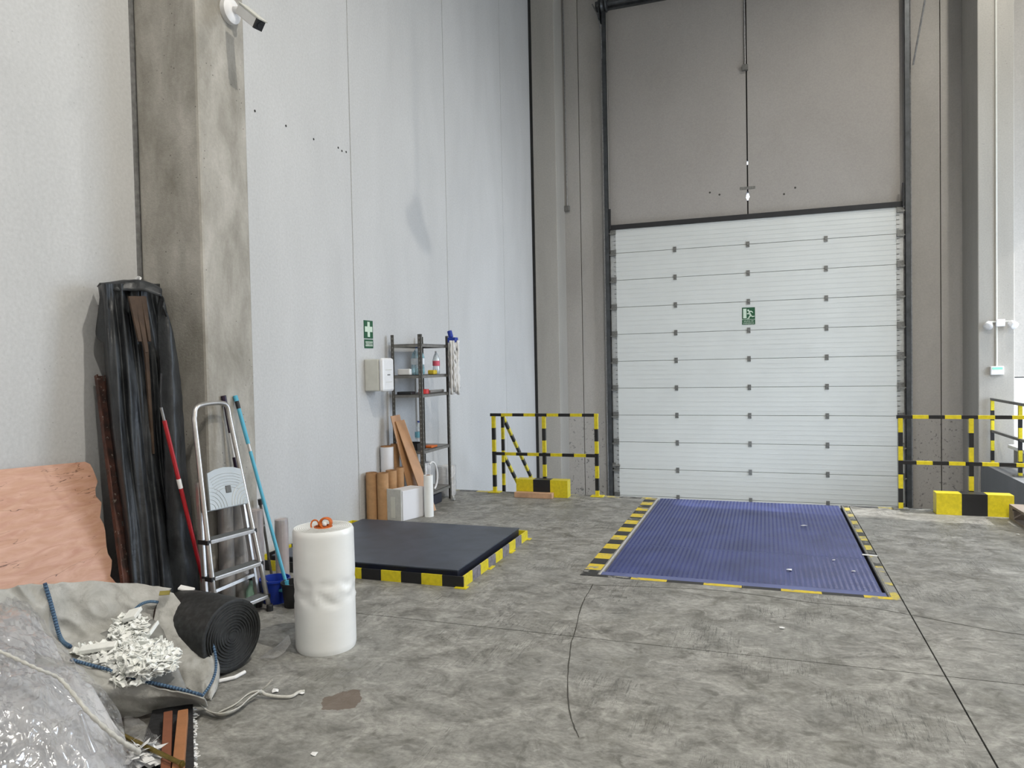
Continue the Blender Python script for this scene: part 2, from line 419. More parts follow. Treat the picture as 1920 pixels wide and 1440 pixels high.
def rust_mat():
    m, nt, b = newmat('rusty_brown_steel'); g = N(nt); v = g.pos()
    c = g.mix(g.ramp(g.noise(v, 14, 6), .35, .65), srgb(52, 36, 32), srgb(96, 60, 50))
    c = g.mix(g.ramp(g.noise(v, 38, 5), .62, .68), c, srgb(150, 138, 128))
    g.l(c, b.inputs['Base Color']); b.inputs['Roughness'].default_value = .7
    return m
M['rust'] = rust_mat()
mm, nt_, b_ = newmat('lamp_diffuser'); b_.inputs['Emission Color'].default_value = (1, .97, .9, 1); b_.inputs['Emission Strength'].default_value = 20
M['lampon'] = mm
mm, nt_, b_ = newmat('green_exit_led'); b_.inputs['Base Color'].default_value = (.2, .6, .4, 1); b_.inputs['Emission Color'].default_value = (.25, .9, .55, 1); b_.inputs['Emission Strength'].default_value = .5
M['led'] = mm

# ================================================================== SETTING
YB, YP, YD = 13.30, 12.73, 8.55        # back wall, left pier face, dock edge
XL, ZC, ZP, YF = -4.0, 10.0, -1.25, -4.0
XJ, YJ = .835, 4.085
LX0, LX1, LY0 = -1.20, .765, 5.345
# floor: dark bed + slabs with saw-cut joints
fl = MB().box(XL-.2, YF, -.5, XR, YD-.01, -.03).build('floor', M['dark'], label='grey power-floated concrete dock floor with saw-cut joints', kind='structure')
g_ = .004
MB().box(XL, YF, -.2, XJ-g_, YJ-g_, 0).build('slab', M['floor'], fl)
MB().box(XL, YJ+g_, -.2, LX0, YD, 0).box(LX0, YJ+g_, -.2, LX1, LY0, 0).box(LX1, YJ+g_, -.2, XJ-g_, YD, 0).build('slab', M['floor'], fl)
MB().box(XJ+g_, YF, -.2, XR, YJ-g_, 0).build('slab', M['floor'], fl)
MB().box(XJ+g_, YJ+g_, -.2, XR, YD, 0).build('slab', M['floor'], fl)
def ribbon(pts, w, z, name, mat, parent, n=4, jit=.3):
    P = cr(pts, n); mb = MB(); L, Rr = [], []
    for i, p in enumerate(P):
        t = (P[min(i+1, len(P)-1)]-P[max(i-1, 0)]); sd = Vector((-t.y, t.x, 0)).normalized()
        k = w*(1+jit*random.uniform(-1, 1))/2; q = p+sd*random.uniform(-1, 1)*w*jit*1.2; q.z = z
        L.append(q+sd*k); Rr.append(q-sd*k)
    mb.grid([L, Rr]); return mb.build(name, mat, parent, fix=False)
Zf = lambda x, y: at(x, y, 2, 0)
M['crack'] = plain('crack_dark', (.06, .058, .05), .9)
ribbon([Zf(*q) for q in ((1112,1096),(1103,1112),(1095,1125),(1085,1155),(1077,1190),(1071,1205),(1067,1240),(1064,1280),(1067,1330),(1075,1360),(1086,1383))], .006, .0012, 'crack', M['crack'], fl)
ribbon([Zf(*q) for q in ((1060,1092),(1110,1097),(1200,1100),(1330,1106),(1430,1117),(1530,1131),(1620,1138),(1690,1150),(1760,1163),(1850,1180),(1960,1197))], .006, .0012, 'crack', M['crack'], fl)
ribbon([Zf(*q) for q in ((1095,1124),(1120,1122),(1145,1119),(1175,1121))], .003, .0012, 'crack', M['crack'], fl)
# painted hazard borders on the floor
def marking(x0, y0, x1, y1, axis, seg, first, name='hazard_marking', mats=None):
    mb = MB(); a0, a1 = (x0, x1) if axis == 0 else (y0, y1); n = int(math.ceil((a1-a0)/seg-1e-3))
    for i in range(n):
        u, v = a0+i*seg, min(a1, a0+(i+1)*seg)
        if axis == 0: mb.box(u, y0, -.001, v, y1, .0016, (first+i) % 2)
        else: mb.box(x0, u, -.001, x1, v, .0016, (first+i) % 2)
    return mb.build(name, mats or [M['yelf'], M['blkf']], fl)
marking(LX0-.135, LY0-.055, LX0-.012, YD, 1, .165, 1)
marking(LX1+.012, LY0-.055, XJ-.006, YD, 1, .165, 0, mats=[worn('rubbed_yellow_floor_paint', srgb(210, 192, 92), FLR, .5, .6, 7), worn('rubbed_black_floor_paint', (.07, .07, .065), FLR, .5, .6, 7)])
marking(LX0-.012, LY0-.055, LX1+.012, LY0-.004, 0, .26, 1)
fade = [worn('faded_yellow_floor_paint', srgb(204, 190, 116), FLR, .47, .6, 7), worn('faded_black_floor_paint', (.10, .10, .10), FLR, .47, .6, 7)]
marking(-3.98, YD-.10, LX0-.14, YD, 0, .26, 0, mats=fade)
marking(XJ+.02, YD-.10, 2.95, YD, 0, .26, 1, mats=fade)
# truck pit and far platform
MB().box(XL, YD-.15, ZP-.2, XR, YB, ZP).build('floor_pit', M['pit'], label='concrete floor of the truck pit below the dock edge', kind='structure')
MB().box(XL, YD-.03, ZP, LX0, YD-.001, -.2).box(LX1, YD-.03, ZP, 3.0, YD-.001, -.2).build('wall_dock', M['pit'], label='vertical concrete face of the dock edge', kind='structure')
M['platf'] = concrete('platform_side', (.19, .195, .205), (.23, .235, .245), .6, bump=.1)
MB().box(3.0, YD, ZP, XR, YB, -.004, 0).box(3.0, YD, -.004, XR, YB, 0, 1).build('floor_platform', [M['platf'], M['pit']], label='raised concrete platform across the pit beside the right pier', kind='structure')
# left wall of tall precast panels
wl = MB().box(XL-.4, YF, ZP-.3, XL-.2, YB+.3, ZC).build('wall_left', M['dark'], label='tall left wall of pale grey precast concrete panels', kind='structure')
ys = [YF, -2.65, -.35, 1.95, 4.26, 6.58, 8.95, 11.19, YB+.2]
for a, b in zip(ys[:-1], ys[1:]):
    MB().box(XL-.2, a+.006, ZP-.3, XL, b-.006, ZC).build('panel', M['wall_l'], wl, bevel=.005)
# drilled holes on the wall
for q in ((477.7, 208), (536, 236), (588, 261), (634, 277), (641, 283), (649, 285)):
    p = at(*q, 0, XL); MB().lathe((XL-.012, p.y, p.z), [(.011, 0), (.011, .0145)], 8, (1, 0, 0)).build('drill_hole', M['dark'], wl)
# column
cl = MB().box(XL+.012, 3.852, -.2, -3.467, 4.325, ZC).build('column_left', M['column'], bevel=.02, label='rough concrete column standing against the left wall', kind='structure')
MB().box(XL, 3.828, -.2, XL+.012, 3.90, ZC).build('joint_strip', M['galv'], cl)
# back wall panels
wb = MB().box(XL-.4, YB+.22, ZP-.3, -2.75, YB+.4, ZC).box(2.24, YB+.22, ZP-.3, XR+.3, YB+.4, ZC).build('wall_back', M['dark'], label='back wall of warm grey precast concrete panels around the sectional door', kind='structure')
DX0, DX1, DZ1 = -2.66, 2.14, 4.04
JX = -.256
def bpanel(x0, x1, z0, z1, mat): return MB().box(x0+.006, YB, z0, x1-.006, YB+.22, z1).build('panel', mat, wb, bevel=.004)
bpanel(XL, -3.22, ZP-.3, ZC, M['panel']); bpanel(-3.22, DX0, ZP-.3, ZC, M['panel'])
bpanel(DX1, 2.67, ZP-.3, ZC, M['panel']); bpanel(2.67, 3.45, ZP-.3, ZC, M['panel']); bpanel(3.45, 5.8, 1.24, ZC, M['panel']); bpanel(5.8, XR, ZP, ZC, M['panel'])
MB().box(3.456, YB-.02, 0, 5.79, YB+.2, 1.225).build('panel', M['white'], wb, bevel=.01)
fnb = lambda u, v, d: (u, d, v)
hz = [at(1401, 303, 1, YB).z, at(1401, 366, 1, YB).z]
h1 = [(JX-.011, DZ1), (JX-.011, hz[1]-.075), (JX-.036, hz[1]-.02), (JX-.02, hz[1]+.055), (JX-.011, hz[1]+.07), (JX-.011, ZC), (DX0, ZC), (DX0, DZ1)]
h2 = [(JX+.011, DZ1), (JX+.011, hz[1]-.07), (JX+.034, hz[1]-.02), (JX+.018, hz[1]+.05), (JX+.011, hz[1]+.07), (JX+.011, ZC), (DX1, ZC), (DX1, DZ1)]
MB().prism(h1, fnb, YB, YB+.22).build('panel', M['upper'], wb)
MB().prism(h2, fnb, YB, YB+.22).build('panel', M['upper'], wb)
jf = MB()
for z0, z1 in ((DZ1, hz[1]-.075), (hz[1]+.07, hz[0]-.04), (hz[0]+.05, ZC)): jf.box(JX-.011, YB+.05, z0, JX+.011, YB+.2, z1)
jf.build('joint_filler', M['dark'], wb)
br = MB().box(JX-.125, YB-.008, 0, JX+.125, YB, .045)
br.v = [v+Vector((0, 0, at(1399, 353, 1, YB).z-.02)) for v in br.v]; bo = br.build('tie_plate', M['hinge'], wb)
for q in ((1331, 361), (1349, 365), (1470, 364), (1491, 352)):
    p = at(*q, 1, YB); MB().lathe((p.x, YB+.01, p.z), [(.018, 0), (.018, .0115)], 7, (0, -1, 0)).build('drill_hole', M['crack'], wb)
# piers
MB().box(XL+.055, YP, ZP, -3.515, YB, ZC).build('pier_left', M['pier'], bevel=.012, label='raw concrete pier in the corner left of the sectional door', kind='structure')
MB().box(XL, YP+.02, ZP, XL+.055, YB, ZC).build('trim_1', M['dark'], label='dark vertical gap between left wall and corner pier', kind='structure')
MB().box(2.97, 12.40, ZP, 3.43, YB, ZC).build('pier_right', M['pier'], bevel=.012, label='raw concrete pier right of the sectional door', kind='structure')
# outer shell, out of the picture
MB().box(XL-.4, YF, ZC, XR+.3, YB+.4, ZC+.2).build('ceiling', M['ceil'], label='grey hall ceiling above the frame', kind='structure')
MB().box(XL-.4, YF-.2, ZP, XR+.3, YF, ZC).build('wall_rear', M['wall_l'], label='wall behind the camera', kind='structure')
MB().box(XR, YF, ZP, XR+.25, OPEN[0], ZC).box(XR, OPEN[0], OPEN[3], XR+.25, OPEN[1], ZC).box(XR, OPEN[1], ZP, XR+.25, YB+.3, ZC).box(XR, OPEN[0], ZP, XR+.25, OPEN[1], OPEN[2]).build('wall_right', M['wall_l'], label='right wall with a wide open loading bay', kind='structure')
MB().box(XR+.25, -20, -.3, XR+40, 40, -.02).build('ground', plain('yard_concrete', (.45, .45, .43), .9, coords='pos', scale=1), label='concrete yard outside the open bay', kind='structure')

# ================================================================== SECTIONAL DOOR
YDR = 13.235
door = root('door_1', ((DX0+DX1)/2, YDR, ZP), 'wide white sectional door with green exit sign', 'door', kind='structure')
PH = .493; j0 = 3.089; zs = [ZP+.01]+[j0+PH*k for k in range(-8, 2)]+[DZ1-.01]
zs = sorted(z for z in zs if z < DZ1 and z > ZP)
for a, b in zip(zs[:-1], zs[1:]):
    mb = MB().box(DX0+.03, YDR, a+.003, DX1-.03, YDR+.045, b-.003)
    o = mb.build('panel', M['door'], door, bevel=.006)
    rib = MB(); nr = 5
    for k in range(1, nr+1):
        z = a+(b-a)*k/(nr+1); rib.box(DX0+.07, YDR-.004, z-.005, DX1-.07, YDR+.001, z+.005)
    rib.build('rib', M['door'], o)
MB().box(DX0-.12, YDR+.0455, ZP+.01, DX1+.12, YDR+.058, DZ1-.02).build('light_block_backing', M['galv'], door)  # backing sheet added to stop sky light leaking through the door joints
h0 = None
for z in zs[1:-1]:
    for x in (-1.50, -.262, .975):
        if h0 is None:
            mb = MB().box(x-.028, YDR-.014, z-.012, x+.028, YDR, z+.045).box(x-.028, YDR-.014, z-.05, x+.028, YDR, z-.016).box(x-.02, YDR-.026, z-.014, x+.02, YDR-.01, z+.01)
            h0 = mb.build('hinge', M['hinge'], door); hx, hzz = x, z
        else: copyto(h0, door, (x-hx, 0, z-hzz))
r0 = None
for sx, X in ((1, DX0+.06), (-1, DX1-.06)):
    r0 = None
    for z in zs[1:-1]+[zs[-1]-.06]:
        if r0 is None:
            mb = MB().box(X-.05, YDR-.02, z-.03, X+.05, YDR, z+.06).box(X-.05, YDR-.055, z-.05, X+.05, YDR-.012, z-.012).tube([(X-sx*.02, YDR-.04, z-.03), (X-sx*.09, YDR-.04, z-.03)], .014, 8).tube([(X-sx*.085, YDR-.04, z-.03), (X-sx*.105, YDR-.04, z-.03)], .028, 12)
            r0 = mb.build('roller_bracket', M['hinge'], door); rz = z
        else: copyto(r0, door, (0, 0, z-rz))
    MB().box(X-.055, YDR-.004, ZP+.02, X+.045, YDR+.001, DZ1-.02).build('end_cap', plain('end_cap_zinc', (.50, .51, .50), .35, .4, .1, 20), door)
    xt = X-sx*.10
    mb = MB().box(xt-.03, YDR-.075, ZP, xt+.03, YDR-.068, 8.25).box(xt-sx*.03, YDR-.075, ZP, xt-sx*.036, YDR-.01, 8.25).box(xt-.03, YDR-.012, ZP, xt+.03, YDR-.006, 8.25)
    mb.box(xt-sx*.015-.03, YDR-.01, ZP, xt-sx*.015+.03, YB, 8.25)
    mb.build('track', M['track'], door)
    # lift cable and pale conduit clipped beside the track
    MB().tube([(xt-sx*.05, YDR-.06, ZP+.1), (xt-sx*.05, YDR-.06, 7.45)], .010, 8).build('conduit', M['galv'], door)
    MB().box(X-sx*.04-.014, YDR-.085, DZ1-.03, X-sx*.04+.014, YDR-.05, DZ1+.34).build('seal_upright', M['rubber'], door)
MB().box(DX0+.02, YDR-.03, DZ1-.03, DX1-.02, YB, DZ1+.055).build('top_seal', M['rubber'], door)
MB().tube([(DX0-.15, YDR-.11, 8.05), (DX1+.15, YDR-.11, 8.05)], .045, 12).build('spring_shaft', M['track'], door)
for X in (DX0-.02, DX1+.02):
    MB().lathe((X-.06, YDR-.11, 8.05), [(.13, 0), (.15, .02), (.12, .06), (.15, .10), (.13, .12)], 24, (1, 0, 0)).box(X-.10, YDR-.16, 7.78, X-.08, YB, 8.3).build('cable_drum', M['track'], door)
MB().box(DX0-.2, YDR-.02, 8.0, DX1+.2, YB, 8.16).build('lintel_beam', M['track'], door)
p0, p1 = at(1712, 122, 1, 13.1), at(1738, -20, 1, 12.8)
MB().tube([p0, p1], .014, 8).build('stay_rod', M['galv'], door)
c0 = [at(x, y, 1, 13.15) for x, y in ((1110, 8), (1119, 25), (1124, 45), (1127, 70), (1128, 110))]
MB().tube(cr(c0, 4), .012, 8).build('cable_sheath', M['galv'], door)
# latch on the left end
p = at(1152, 872, 1, YDR)
MB().box(p.x-.08, YDR-.04, p.z-.045, p.x+.03, YDR, p.z+.045).tube([(p.x-.05, YDR-.045, p.z), (p.x+.11, YDR-.03, p.z-.005)], .016, 8).lathe((p.x+.01, YDR-.05, p.z), [(.035, 0), (.035, .03)], 12, (0, 1, 0)).build('slide_latch', M['hinge'], door)

# ---- signs
def text_mesh(body, size, mat, name, place, parent, align='CENTER', width=1.0):
    """place(u, v) -> world point; flat lettering"""
    cu = bpy.data.curves.new('t', 'FONT'); cu.body = body; cu.size = size; cu.align_x = align; cu.align_y = 'CENTER'
    o = bpy.data.objects.new('t', cu); col.objects.link(o)
    dg = bpy.context.evaluated_depsgraph_get(); me = bpy.data.meshes.new_from_object(o.evaluated_get(dg))
    mb = MB(); mb.add([place(v.co.x*width, v.co.y) for v in me.vertices], [list(p.vertices) for p in me.polygons])
    bpy.data.objects.remove(o); bpy.data.curves.remove(cu); bpy.data.meshes.remove(me)
    return mb.build(name, mat, parent, fix=False)
# exit sign on the door
sx0, sx1, sz0, sz1 = -.368, -.156, 2.20, 2.495
sg = root('exit_sign', ((sx0+sx1)/2, YDR-.008, sz0), 'green emergency exit sign with running figure on the white door', 'sign')
MB().box(sx0, YDR-.006, sz0, sx1, YDR-.001, sz1).build('sign_plate', M['green'], sg)
def sp(u, v, d=.0085): return (sx0+(sx1-sx0)*u, YDR-d, sz0+(sz1-sz0)*v)
pic = MB()
for poly in ([(.08, .37), (.34, .37), (.34, .93), (.08, .93)],
             [(.50, .82), (.56, .77), (.70, .60), (.74, .50), (.66, .46), (.56, .56), (.50, .70)],
             [(.55, .80), (.74, .80), (.86, .70), (.82, .67), (.72, .74), (.56, .73)],
             [(.52, .72), (.46, .66), (.38, .66), (.37, .61), (.50, .60), (.57, .68)],
             [(.66, .52), (.74, .54), (.80, .49), (.95, .50), (.95, .45), (.76, .43)],
             [(.62, .52), (.52, .48), (.48, .38), (.38, .38), (.38, .34), (.55, .34), (.58, .44), (.68, .47)]):
    pic.prism(poly, lambda u, v, d: sp(u, v, d), .0062, .0085)
pic.lathe(sp(.48, .83, .0062), [(.016, 0), (.016, .002)], 14, (0, -1, 0))
pic.box(*sp(.0, .285, .0062), *sp(1, .305, .0082))
pic.build('pictogram', M['glow'], sg)
sc = sx1-sx0
text_mesh('SALIDA DE', .036, M['glow'], 'lettering', lambda u, v: (sx0+sc*.5+u, YDR-.0085, sz0+.058+v), sg, width=.95)
text_mesh('EMERGENCIA', .036, M['glow'], 'lettering', lambda u, v: (sx0+sc*.5+u, YDR-.0085, sz0+.022+v), sg, width=.82)
# first aid sign on the left wall
fy0, fy1 = at(682.5, 640, 0, XL).y, at(699, 640, 0, XL).y
fz1, fz0 = at(690, 601, 0, XL).z, at(691, 634.5, 0, XL).z
fa = root('first_aid_sign', (XL+.004, (fy0+fy1)/2, fz0-.1), 'green first aid sign with pale cross above the white wall box', 'sign')
MB().box(XL, fy0, fz0, XL+.005, fy1, fz1).build('sign_plate', M['green'], fa)
def fp(u, v): return (fy0+(fy1-fy0)*u, fz0+(fz1-fz0)*v)
cro = [(.37, .08), (.63, .08), (.63, .36), (.92, .36), (.92, .66), (.63, .66), (.63, .92), (.37, .92), (.37, .66), (.08, .66), (.08, .36), (.37, .36)]
MB().prism([fp(*q) for q in cro], lambda u, v, d: (d, u, v), XL+.005, XL+.007).build('cross', M['glow'], fa)
gz1, gz0 = fz0-.012, fz0-.105
MB().box(XL, fy0+.003, gz0, XL+.005, fy1, gz1).build('text_plate', M['green'], fa)
MB().box(XL+.005, fy0+.02, gz0+.02, XL+.006, fy1-.015, gz1-.02).build('text_field', plain('pale_text_field', (.42, .50, .42), .5), fa)
text_mesh('BOTIQUÍN', .036, M['green'], 'lettering', lambda u, v: (XL+.0068, (fy0+fy1)/2+u, (gz0+gz1)/2+v), fa, width=.9)
# first aid wall box
by0, by1 = at(683, 700, 0, XL).y, at(683, 700, 0, XL).y+.24
bz1, bz0 = at(690, 672, 0, XL).z, at(690, 735, 0, XL).z
fb = root('first_aid_box', (XL+.1, (by0+by1)/2, bz0), 'white rounded wall box with cream sides under the first aid sign', 'box')
MB().box(XL, by0, bz0+.01, XL+.17, by1, bz1-.01).build('housing', M['offw'], fb, bevel=.012)
lid = MB().box(XL+.172, by0-.004, bz0, XL+.225, by1+.004, bz1).build('lid', M['white'], fb, bevel=.03, smooth=False)
MB().box(XL+.224, by0+.05, bz1-.13, XL+.2262, by1-.05, bz1-.122).build('groove', M['offw'], lid)
MB().box(XL+.224, by0+.05, bz0+.10, XL+.2262, by1-.05, bz0+.106).build('groove', M['offw'], lid)
MB().box(XL+.224, (by0+by1)/2-.03, (bz0+bz1)/2-.006, XL+.2262, (by0+by1)/2+.03, (bz0+bz1)/2+.006).build('maker_mark', M['hinge'], lid)

# ---- conduits and boxes on the back wall and pier
def conduit(name, pts, label, boxes=(), r=.012, mat='galv', grp=None):
    rt = root(name, pts[-1], label, 'conduit', grp); MB().tube(pts, r, 8).build('pipe', M[mat], rt)
    for (b, w, h, d) in boxes:
        MB().box(b[0]-w/2, b[1]-d, b[2]-h/2, b[0]+w/2, b[1], b[2]+h/2).build('junction_box', M['shelfl'] if mat == 'galv' else M['white'], rt, bevel=.006)
    return rt
pb = at(1064, 392, 1, YB)
conduit('conduit_run', [(pb.x-.02, YB-.015, ZC-.02), (pb.x, YB-.015, pb.z)], 'thin grey conduit ending in a small box beside the corner pier', [((pb.x, YB, pb.z), .10, .10, .07)])
pb = at(1397, 128, 1, YB)
conduit('conduit_run', [(pb.x+.0, YB-.015, ZC-.02), (pb.x, YB-.015, pb.z)], 'thin grey conduit ending in a small box above the door', [((pb.x, YB, pb.z), .10, .10, .06)])
pe = at(1868, 605, 1, 12.4); px_ = at(1868, 695, 1, 12.4)
conduit('conduit_run', [(pe.x, 12.388, ZC-.02), (px_.x, 12.388, px_.z+.06)], 'pale conduit running down the right pier to the exit lamp', mat='offw', r=.013)
el = root('emergency_light', (pe.x+.04, 12.4, pe.z-.05), 'white emergency lamp with two swivel spot heads on the right pier', 'lamp')
MB().box(pe.x-.02, 12.31, pe.z-.06, pe.x+.09, 12.37, pe.z+.045).build('lamp_body', M['white'], el, bevel=.008)
for X, tilt in ((pe.x-.10, -1), (pe.x+.16, 1)):
    MB().tube([(pe.x+.035, 12.345, pe.z+.015), (X, 12.345, pe.z+.01)], .012, 8).build('arm', M['offw'], el)
    MB().lathe((X, 12.36, pe.z+.0), [(.02, 0), (.045, .02), (.06, .09), (.062, .10), (.02, .098)], 16, (tilt*.35, -.75, -.6)).build('spot_head', M['white'], el, smooth=True)
xl_ = root('exit_lamp', (px_.x, 12.4, px_.z-.06), 'small white exit lamp box with green top below the emergency spots', 'lamp')
MB().box(px_.x-.085, 12.34, px_.z-.06, px_.x+.085, 12.40, px_.z+.065).build('housing', M['white'], xl_, bevel=.01)
MB().box(px_.x-.065, 12.335, px_.z+.02, px_.x+.065, 12.341, px_.z+.052).build('green_lens', M['led'], xl_, bevel=.002)

# ---- security camera on the column
pc = at(428, 22, 0, -3.467)
sc_ = root('security_camera', (-3.467, pc.y, pc.z-.1), 'white bullet security camera high on the concrete column', 'camera')
MB().lathe((-3.467, pc.y, pc.z), [(.085, 0), (.085, .035), (.06, .05), (.03, .052)], 28, (1, 0, 0)).build('base_plate', M['white'], sc_, smooth=True, auto=.6)
pa = Vector((-3.42, pc.y, pc.z)); pbk = Vector((-3.345, pc.y+.015, pc.z+.005))
MB().tube([pa, pbk], [.026, .018], 12).lathe(pbk, [(.001, -.028), (.02, -.02), (.028, 0), (.02, .02), (.001, .028)], 16).build('ball_joint', M['white'], sc_, smooth=True)
q0, q1 = at(451, 18, 0, -3.33), at(485, 46, 0, -3.16)
ax_ = (q1-q0).normalized(); sd = ax_.cross(Vector((0, 0, 1))).normalized(); upc = sd.cross(ax_)
bod = MB().obox((q0+q1)/2, ax_*(q1-q0).length/2, sd*.034, upc*.034).build('housing', M['white'], sc_, bevel=.008)
MB().obox((q0+q1)/2+upc*.038+ax_*.012, ax_*((q1-q0).length/2+.012), sd*.038, upc*.004).build('sun_hood', M['offw'], sc_)
MB().obox(q1+ax_*.004, ax_*.008, sd*.033, upc*.033).lathe(q1+ax_*.010, [(.02, 0), (.018, .006)], 16, ax_).build('lens', M['blackp'], sc_)

# ================================================================== RAILINGS, BLOCKS
SEG = .147
def post(mb_parent, x, y, z0, z1, first=0, plate=True):
    MB().striped((x, y, z1), (x, y, z0), .042, SEG, first, (0, 1, 0)).build('post', [M['yel'], M['blk']], mb_parent)
    if plate: MB().box(x-.075, y-.06, z0, x+.075, y+.06, z0+.012).build('base_plate', M['yel'] if x < 0 else M['hinge'], mb_parent, bevel=.003)
YR = 8.48
rl = root('guard_rail', (-2.56, YR, 0), 'yellow and black striped guard rail left of the blue leveller', 'railing')
for x in (-3.21, -2.555, -1.905): post(rl, x, YR, 0, .955)
MB().striped((-3.25, YR, .972), (-1.88, YR, .972), .036, SEG, 1).build('top_rail', [M['yel'], M['blk']], rl)
MB().striped((-3.21, YR, .487), (-1.905, YR, .487), .036, SEG, 1).build('mid_rail', [M['yel'], M['blk']], rl)
sr = root('stair_handrail', (-3.2, 8.72, ZP), 'yellow and black sloping handrail going down to the pit along the left wall', 'railing')
MB().striped((-3.17, 8.70, .94), (-3.17, 8.70, ZP+.95), .036, SEG, 1, (0, 1, 0)).build('post', [M['yel'], M['blk']], sr)
e1 = Vector((-3.2, 9.84, -.02))
MB().striped((-3.17, 8.68, .955), e1+Vector((.03, .0, .0)), .036, SEG, 0, (1, 0, 0)).build('top_rail', [M['yel'], M['blk']], sr)
MB().striped((-3.17, 8.68, .47), (-3.17, 9.80, -.47), .036, SEG, 0, (1, 0, 0)).build('mid_rail', [M['yel'], M['blk']], sr)
MB().striped((-3.17, 9.80, .0), (-3.17, 9.80, ZP), .036, SEG, 0, (0, 1, 0)).build('post', [M['yel'], M['blk']], sr)
stc = root('concrete_stair', (-3.6, 9.6, ZP), 'concrete steps leading down into the pit', 'stair')
for k in range(6):
    MB().box(XL+.006, 8.555+k*.24, ZP, -3.22, 8.55+(k+1)*.24, -.19-.19*k+.17 if False else -.02-.19*(k+1)).build('step', M['pit'], stc)
rr_ = root('guard_rail', (2.2, YR, 0), 'yellow and black striped guard rail right of the blue leveller', 'railing')
for x in (1.325, 1.965, 2.62): post(rr_, x, YR, 0, .955)
MB().striped((1.29, YR, .968), (2.98, YR, .968), .036, SEG*1.0, 1).build('top_rail', [M['yel'], M['blk']], rr_)
MB().striped((1.325, YR, .492), (2.98, YR, .492), .036, SEG, 1).build('mid_rail', [M['yel'], M['blk']], rr_)
rp = root('guard_rail', (3.1, 10.6, 0), 'yellow and black guard rail along the far platform beside the right pier', 'railing')
for y in (12.33, 11.10, 9.85): post(rp, 3.13, y, 0, .93)
MB().striped((3.13, 12.37, .945), (3.13, 8.62, .945), .036, .19, 1).build('top_rail', [M['hinge'], M['shelfl']], rp)
MB().striped((3.13, 12.37, .48), (3.13, 8.62, .48), .036, .19, 1).build('mid_rail', [M['hinge'], M['shelfl']], rp)
def bumper(x0, x1, y0, y1, h, label):
    n = 3; mb = MB()
    w = (x1-x0)/n
    for i in range(n): mb.box(x0+i*w, y0, 0, x0+(i+1)*w, y1, h, i % 2)
    o = mb.build('kerb_block', [M['yel'], M['blk']], label=label, cat='block')
    return o
bumper(-2.865, -2.225, 8.30, 8.44, .205, 'yellow and black painted concrete kerb block behind the loose plank')
bumper(1.615, 2.285, 8.28, 8.43, .215, 'yellow and black painted concrete kerb block by the pallet')
# loose plank and scrap in front of the left block
MB().box(-2.86, 8.20, 0, -2.39, 8.29, .062).build('wooden_plank', plain('pinkish_timber', srgb(196, 158, 128), .7, 0, .18, 9, .2), bevel=.004, label='short pale timber plank lying before the left kerb block', cat='plank')
# bench on the platform
bn = root('low_bench', (3.5, 11.4, 0), 'low bench with its lit top painted white on the far platform', 'bench')
MB().box(3.26, 10.95, .26, 3.62, 12.1, .31).build('seat', M['white'], bn, bevel=.006)  # white seat colour stands in for bright light on the top
for y in (11.0, 11.9): MB().box(3.32, y, 0, 3.58, y+.15, .26).build('leg', M['shelfl'], bn)
# pallet
pt = root('wooden_pallet', (2.6, 7.8, 0), 'weathered wooden pallet lying by the right kerb block', 'pallet')
px0, px1, py0, py1 = 2.225, 3.025, 7.10, 8.22
for k in range(3):
    x = px0+k*(px1-px0-.10)/2; MB().box(x, py0, 0, x+.10, py1, .022).build('bottom_board', M['pallet'], pt)
    for y in (py0, (py0+py1)/2-.07, py1-.14): MB().box(x, y, .022, x+.10, y+.14, .10).build('block', M['pallet'], pt)
for k in range(3):
    y = (py0, (py0+py1)/2-.05, py1-.10)[k]; MB().box(px0, y, .10, px1, y+.10, .122).build('stringer', M['pallet'], pt)
for k in range(5):
    x = px0+k*(px1-px0-.12)/4; MB().box(x, py0, .122, x+.12, py1, .144).build('deck_board', M['pallet'], pt, bevel=.002)

# ================================================================== DOCK LEVELLER
lv = root('dock_leveller', ((LX0+LX1)/2, (LY0+YD)/2, -.25), 'blue steel dock leveller plate set into the floor before the door', 'leveller')
ysm = 6.33
for a, b in ((LY0+.09, ysm-.002), (ysm+.002, YD-.002)):
    MB().box(LX0+.03, a, -.03, LX1-.03, b, -.004).build('deck_plate', M['lev'], lv)
MB().box(LX0+.012, LY0+.004, -.12, LX1-.012, LY0+.086, .0).build('front_hinge_beam', M['levf'], lv)
MB().box(LX0, LY0, -.12, LX0+.010, YD, .002).build('edge_angle', plain('worn_white_edge', (.55, .54, .52), .5), lv)
MB().box(LX1-.010, LY0, -.12, LX1, YD, .001).build('edge_angle', M['blackp'], lv)
MB().box(LX0+.01, LY0+.05, -.30, LX1-.01, YD-.02, -.28).build('under_tray', M['dark'], lv)
tr = MB(); nxc, ny = 52, 118
for i in range(nxc):
    for j in range(ny):
        x = LX0+.055+(LX1-LX0-.11)*i/(nxc-1); y = LY0+.115+(YD-LY0-.135)*j/(ny-1)
        if abs(y-ysm) < .012: continue
        a, b = .0115, .0068
        tr.add([(x-a, y-b, -.004), (x+a, y-b, -.004), (x+a, y+b, -.004), (x-a, y+b, -.004), (x-a*.4, y-b*.4, .0), (x+a*.4, y-b*.4, .0), (x+a*.4, y+b*.4, .0), (x-a*.4, y+b*.4, .0)],
               [(4,5,6,7),(0,1,5,4),(1,2,6,5),(2,3,7,6),(3,0,4,7)])
tr.build('tread_studs', M['lev'], lv, fix=False, kind='stuff')

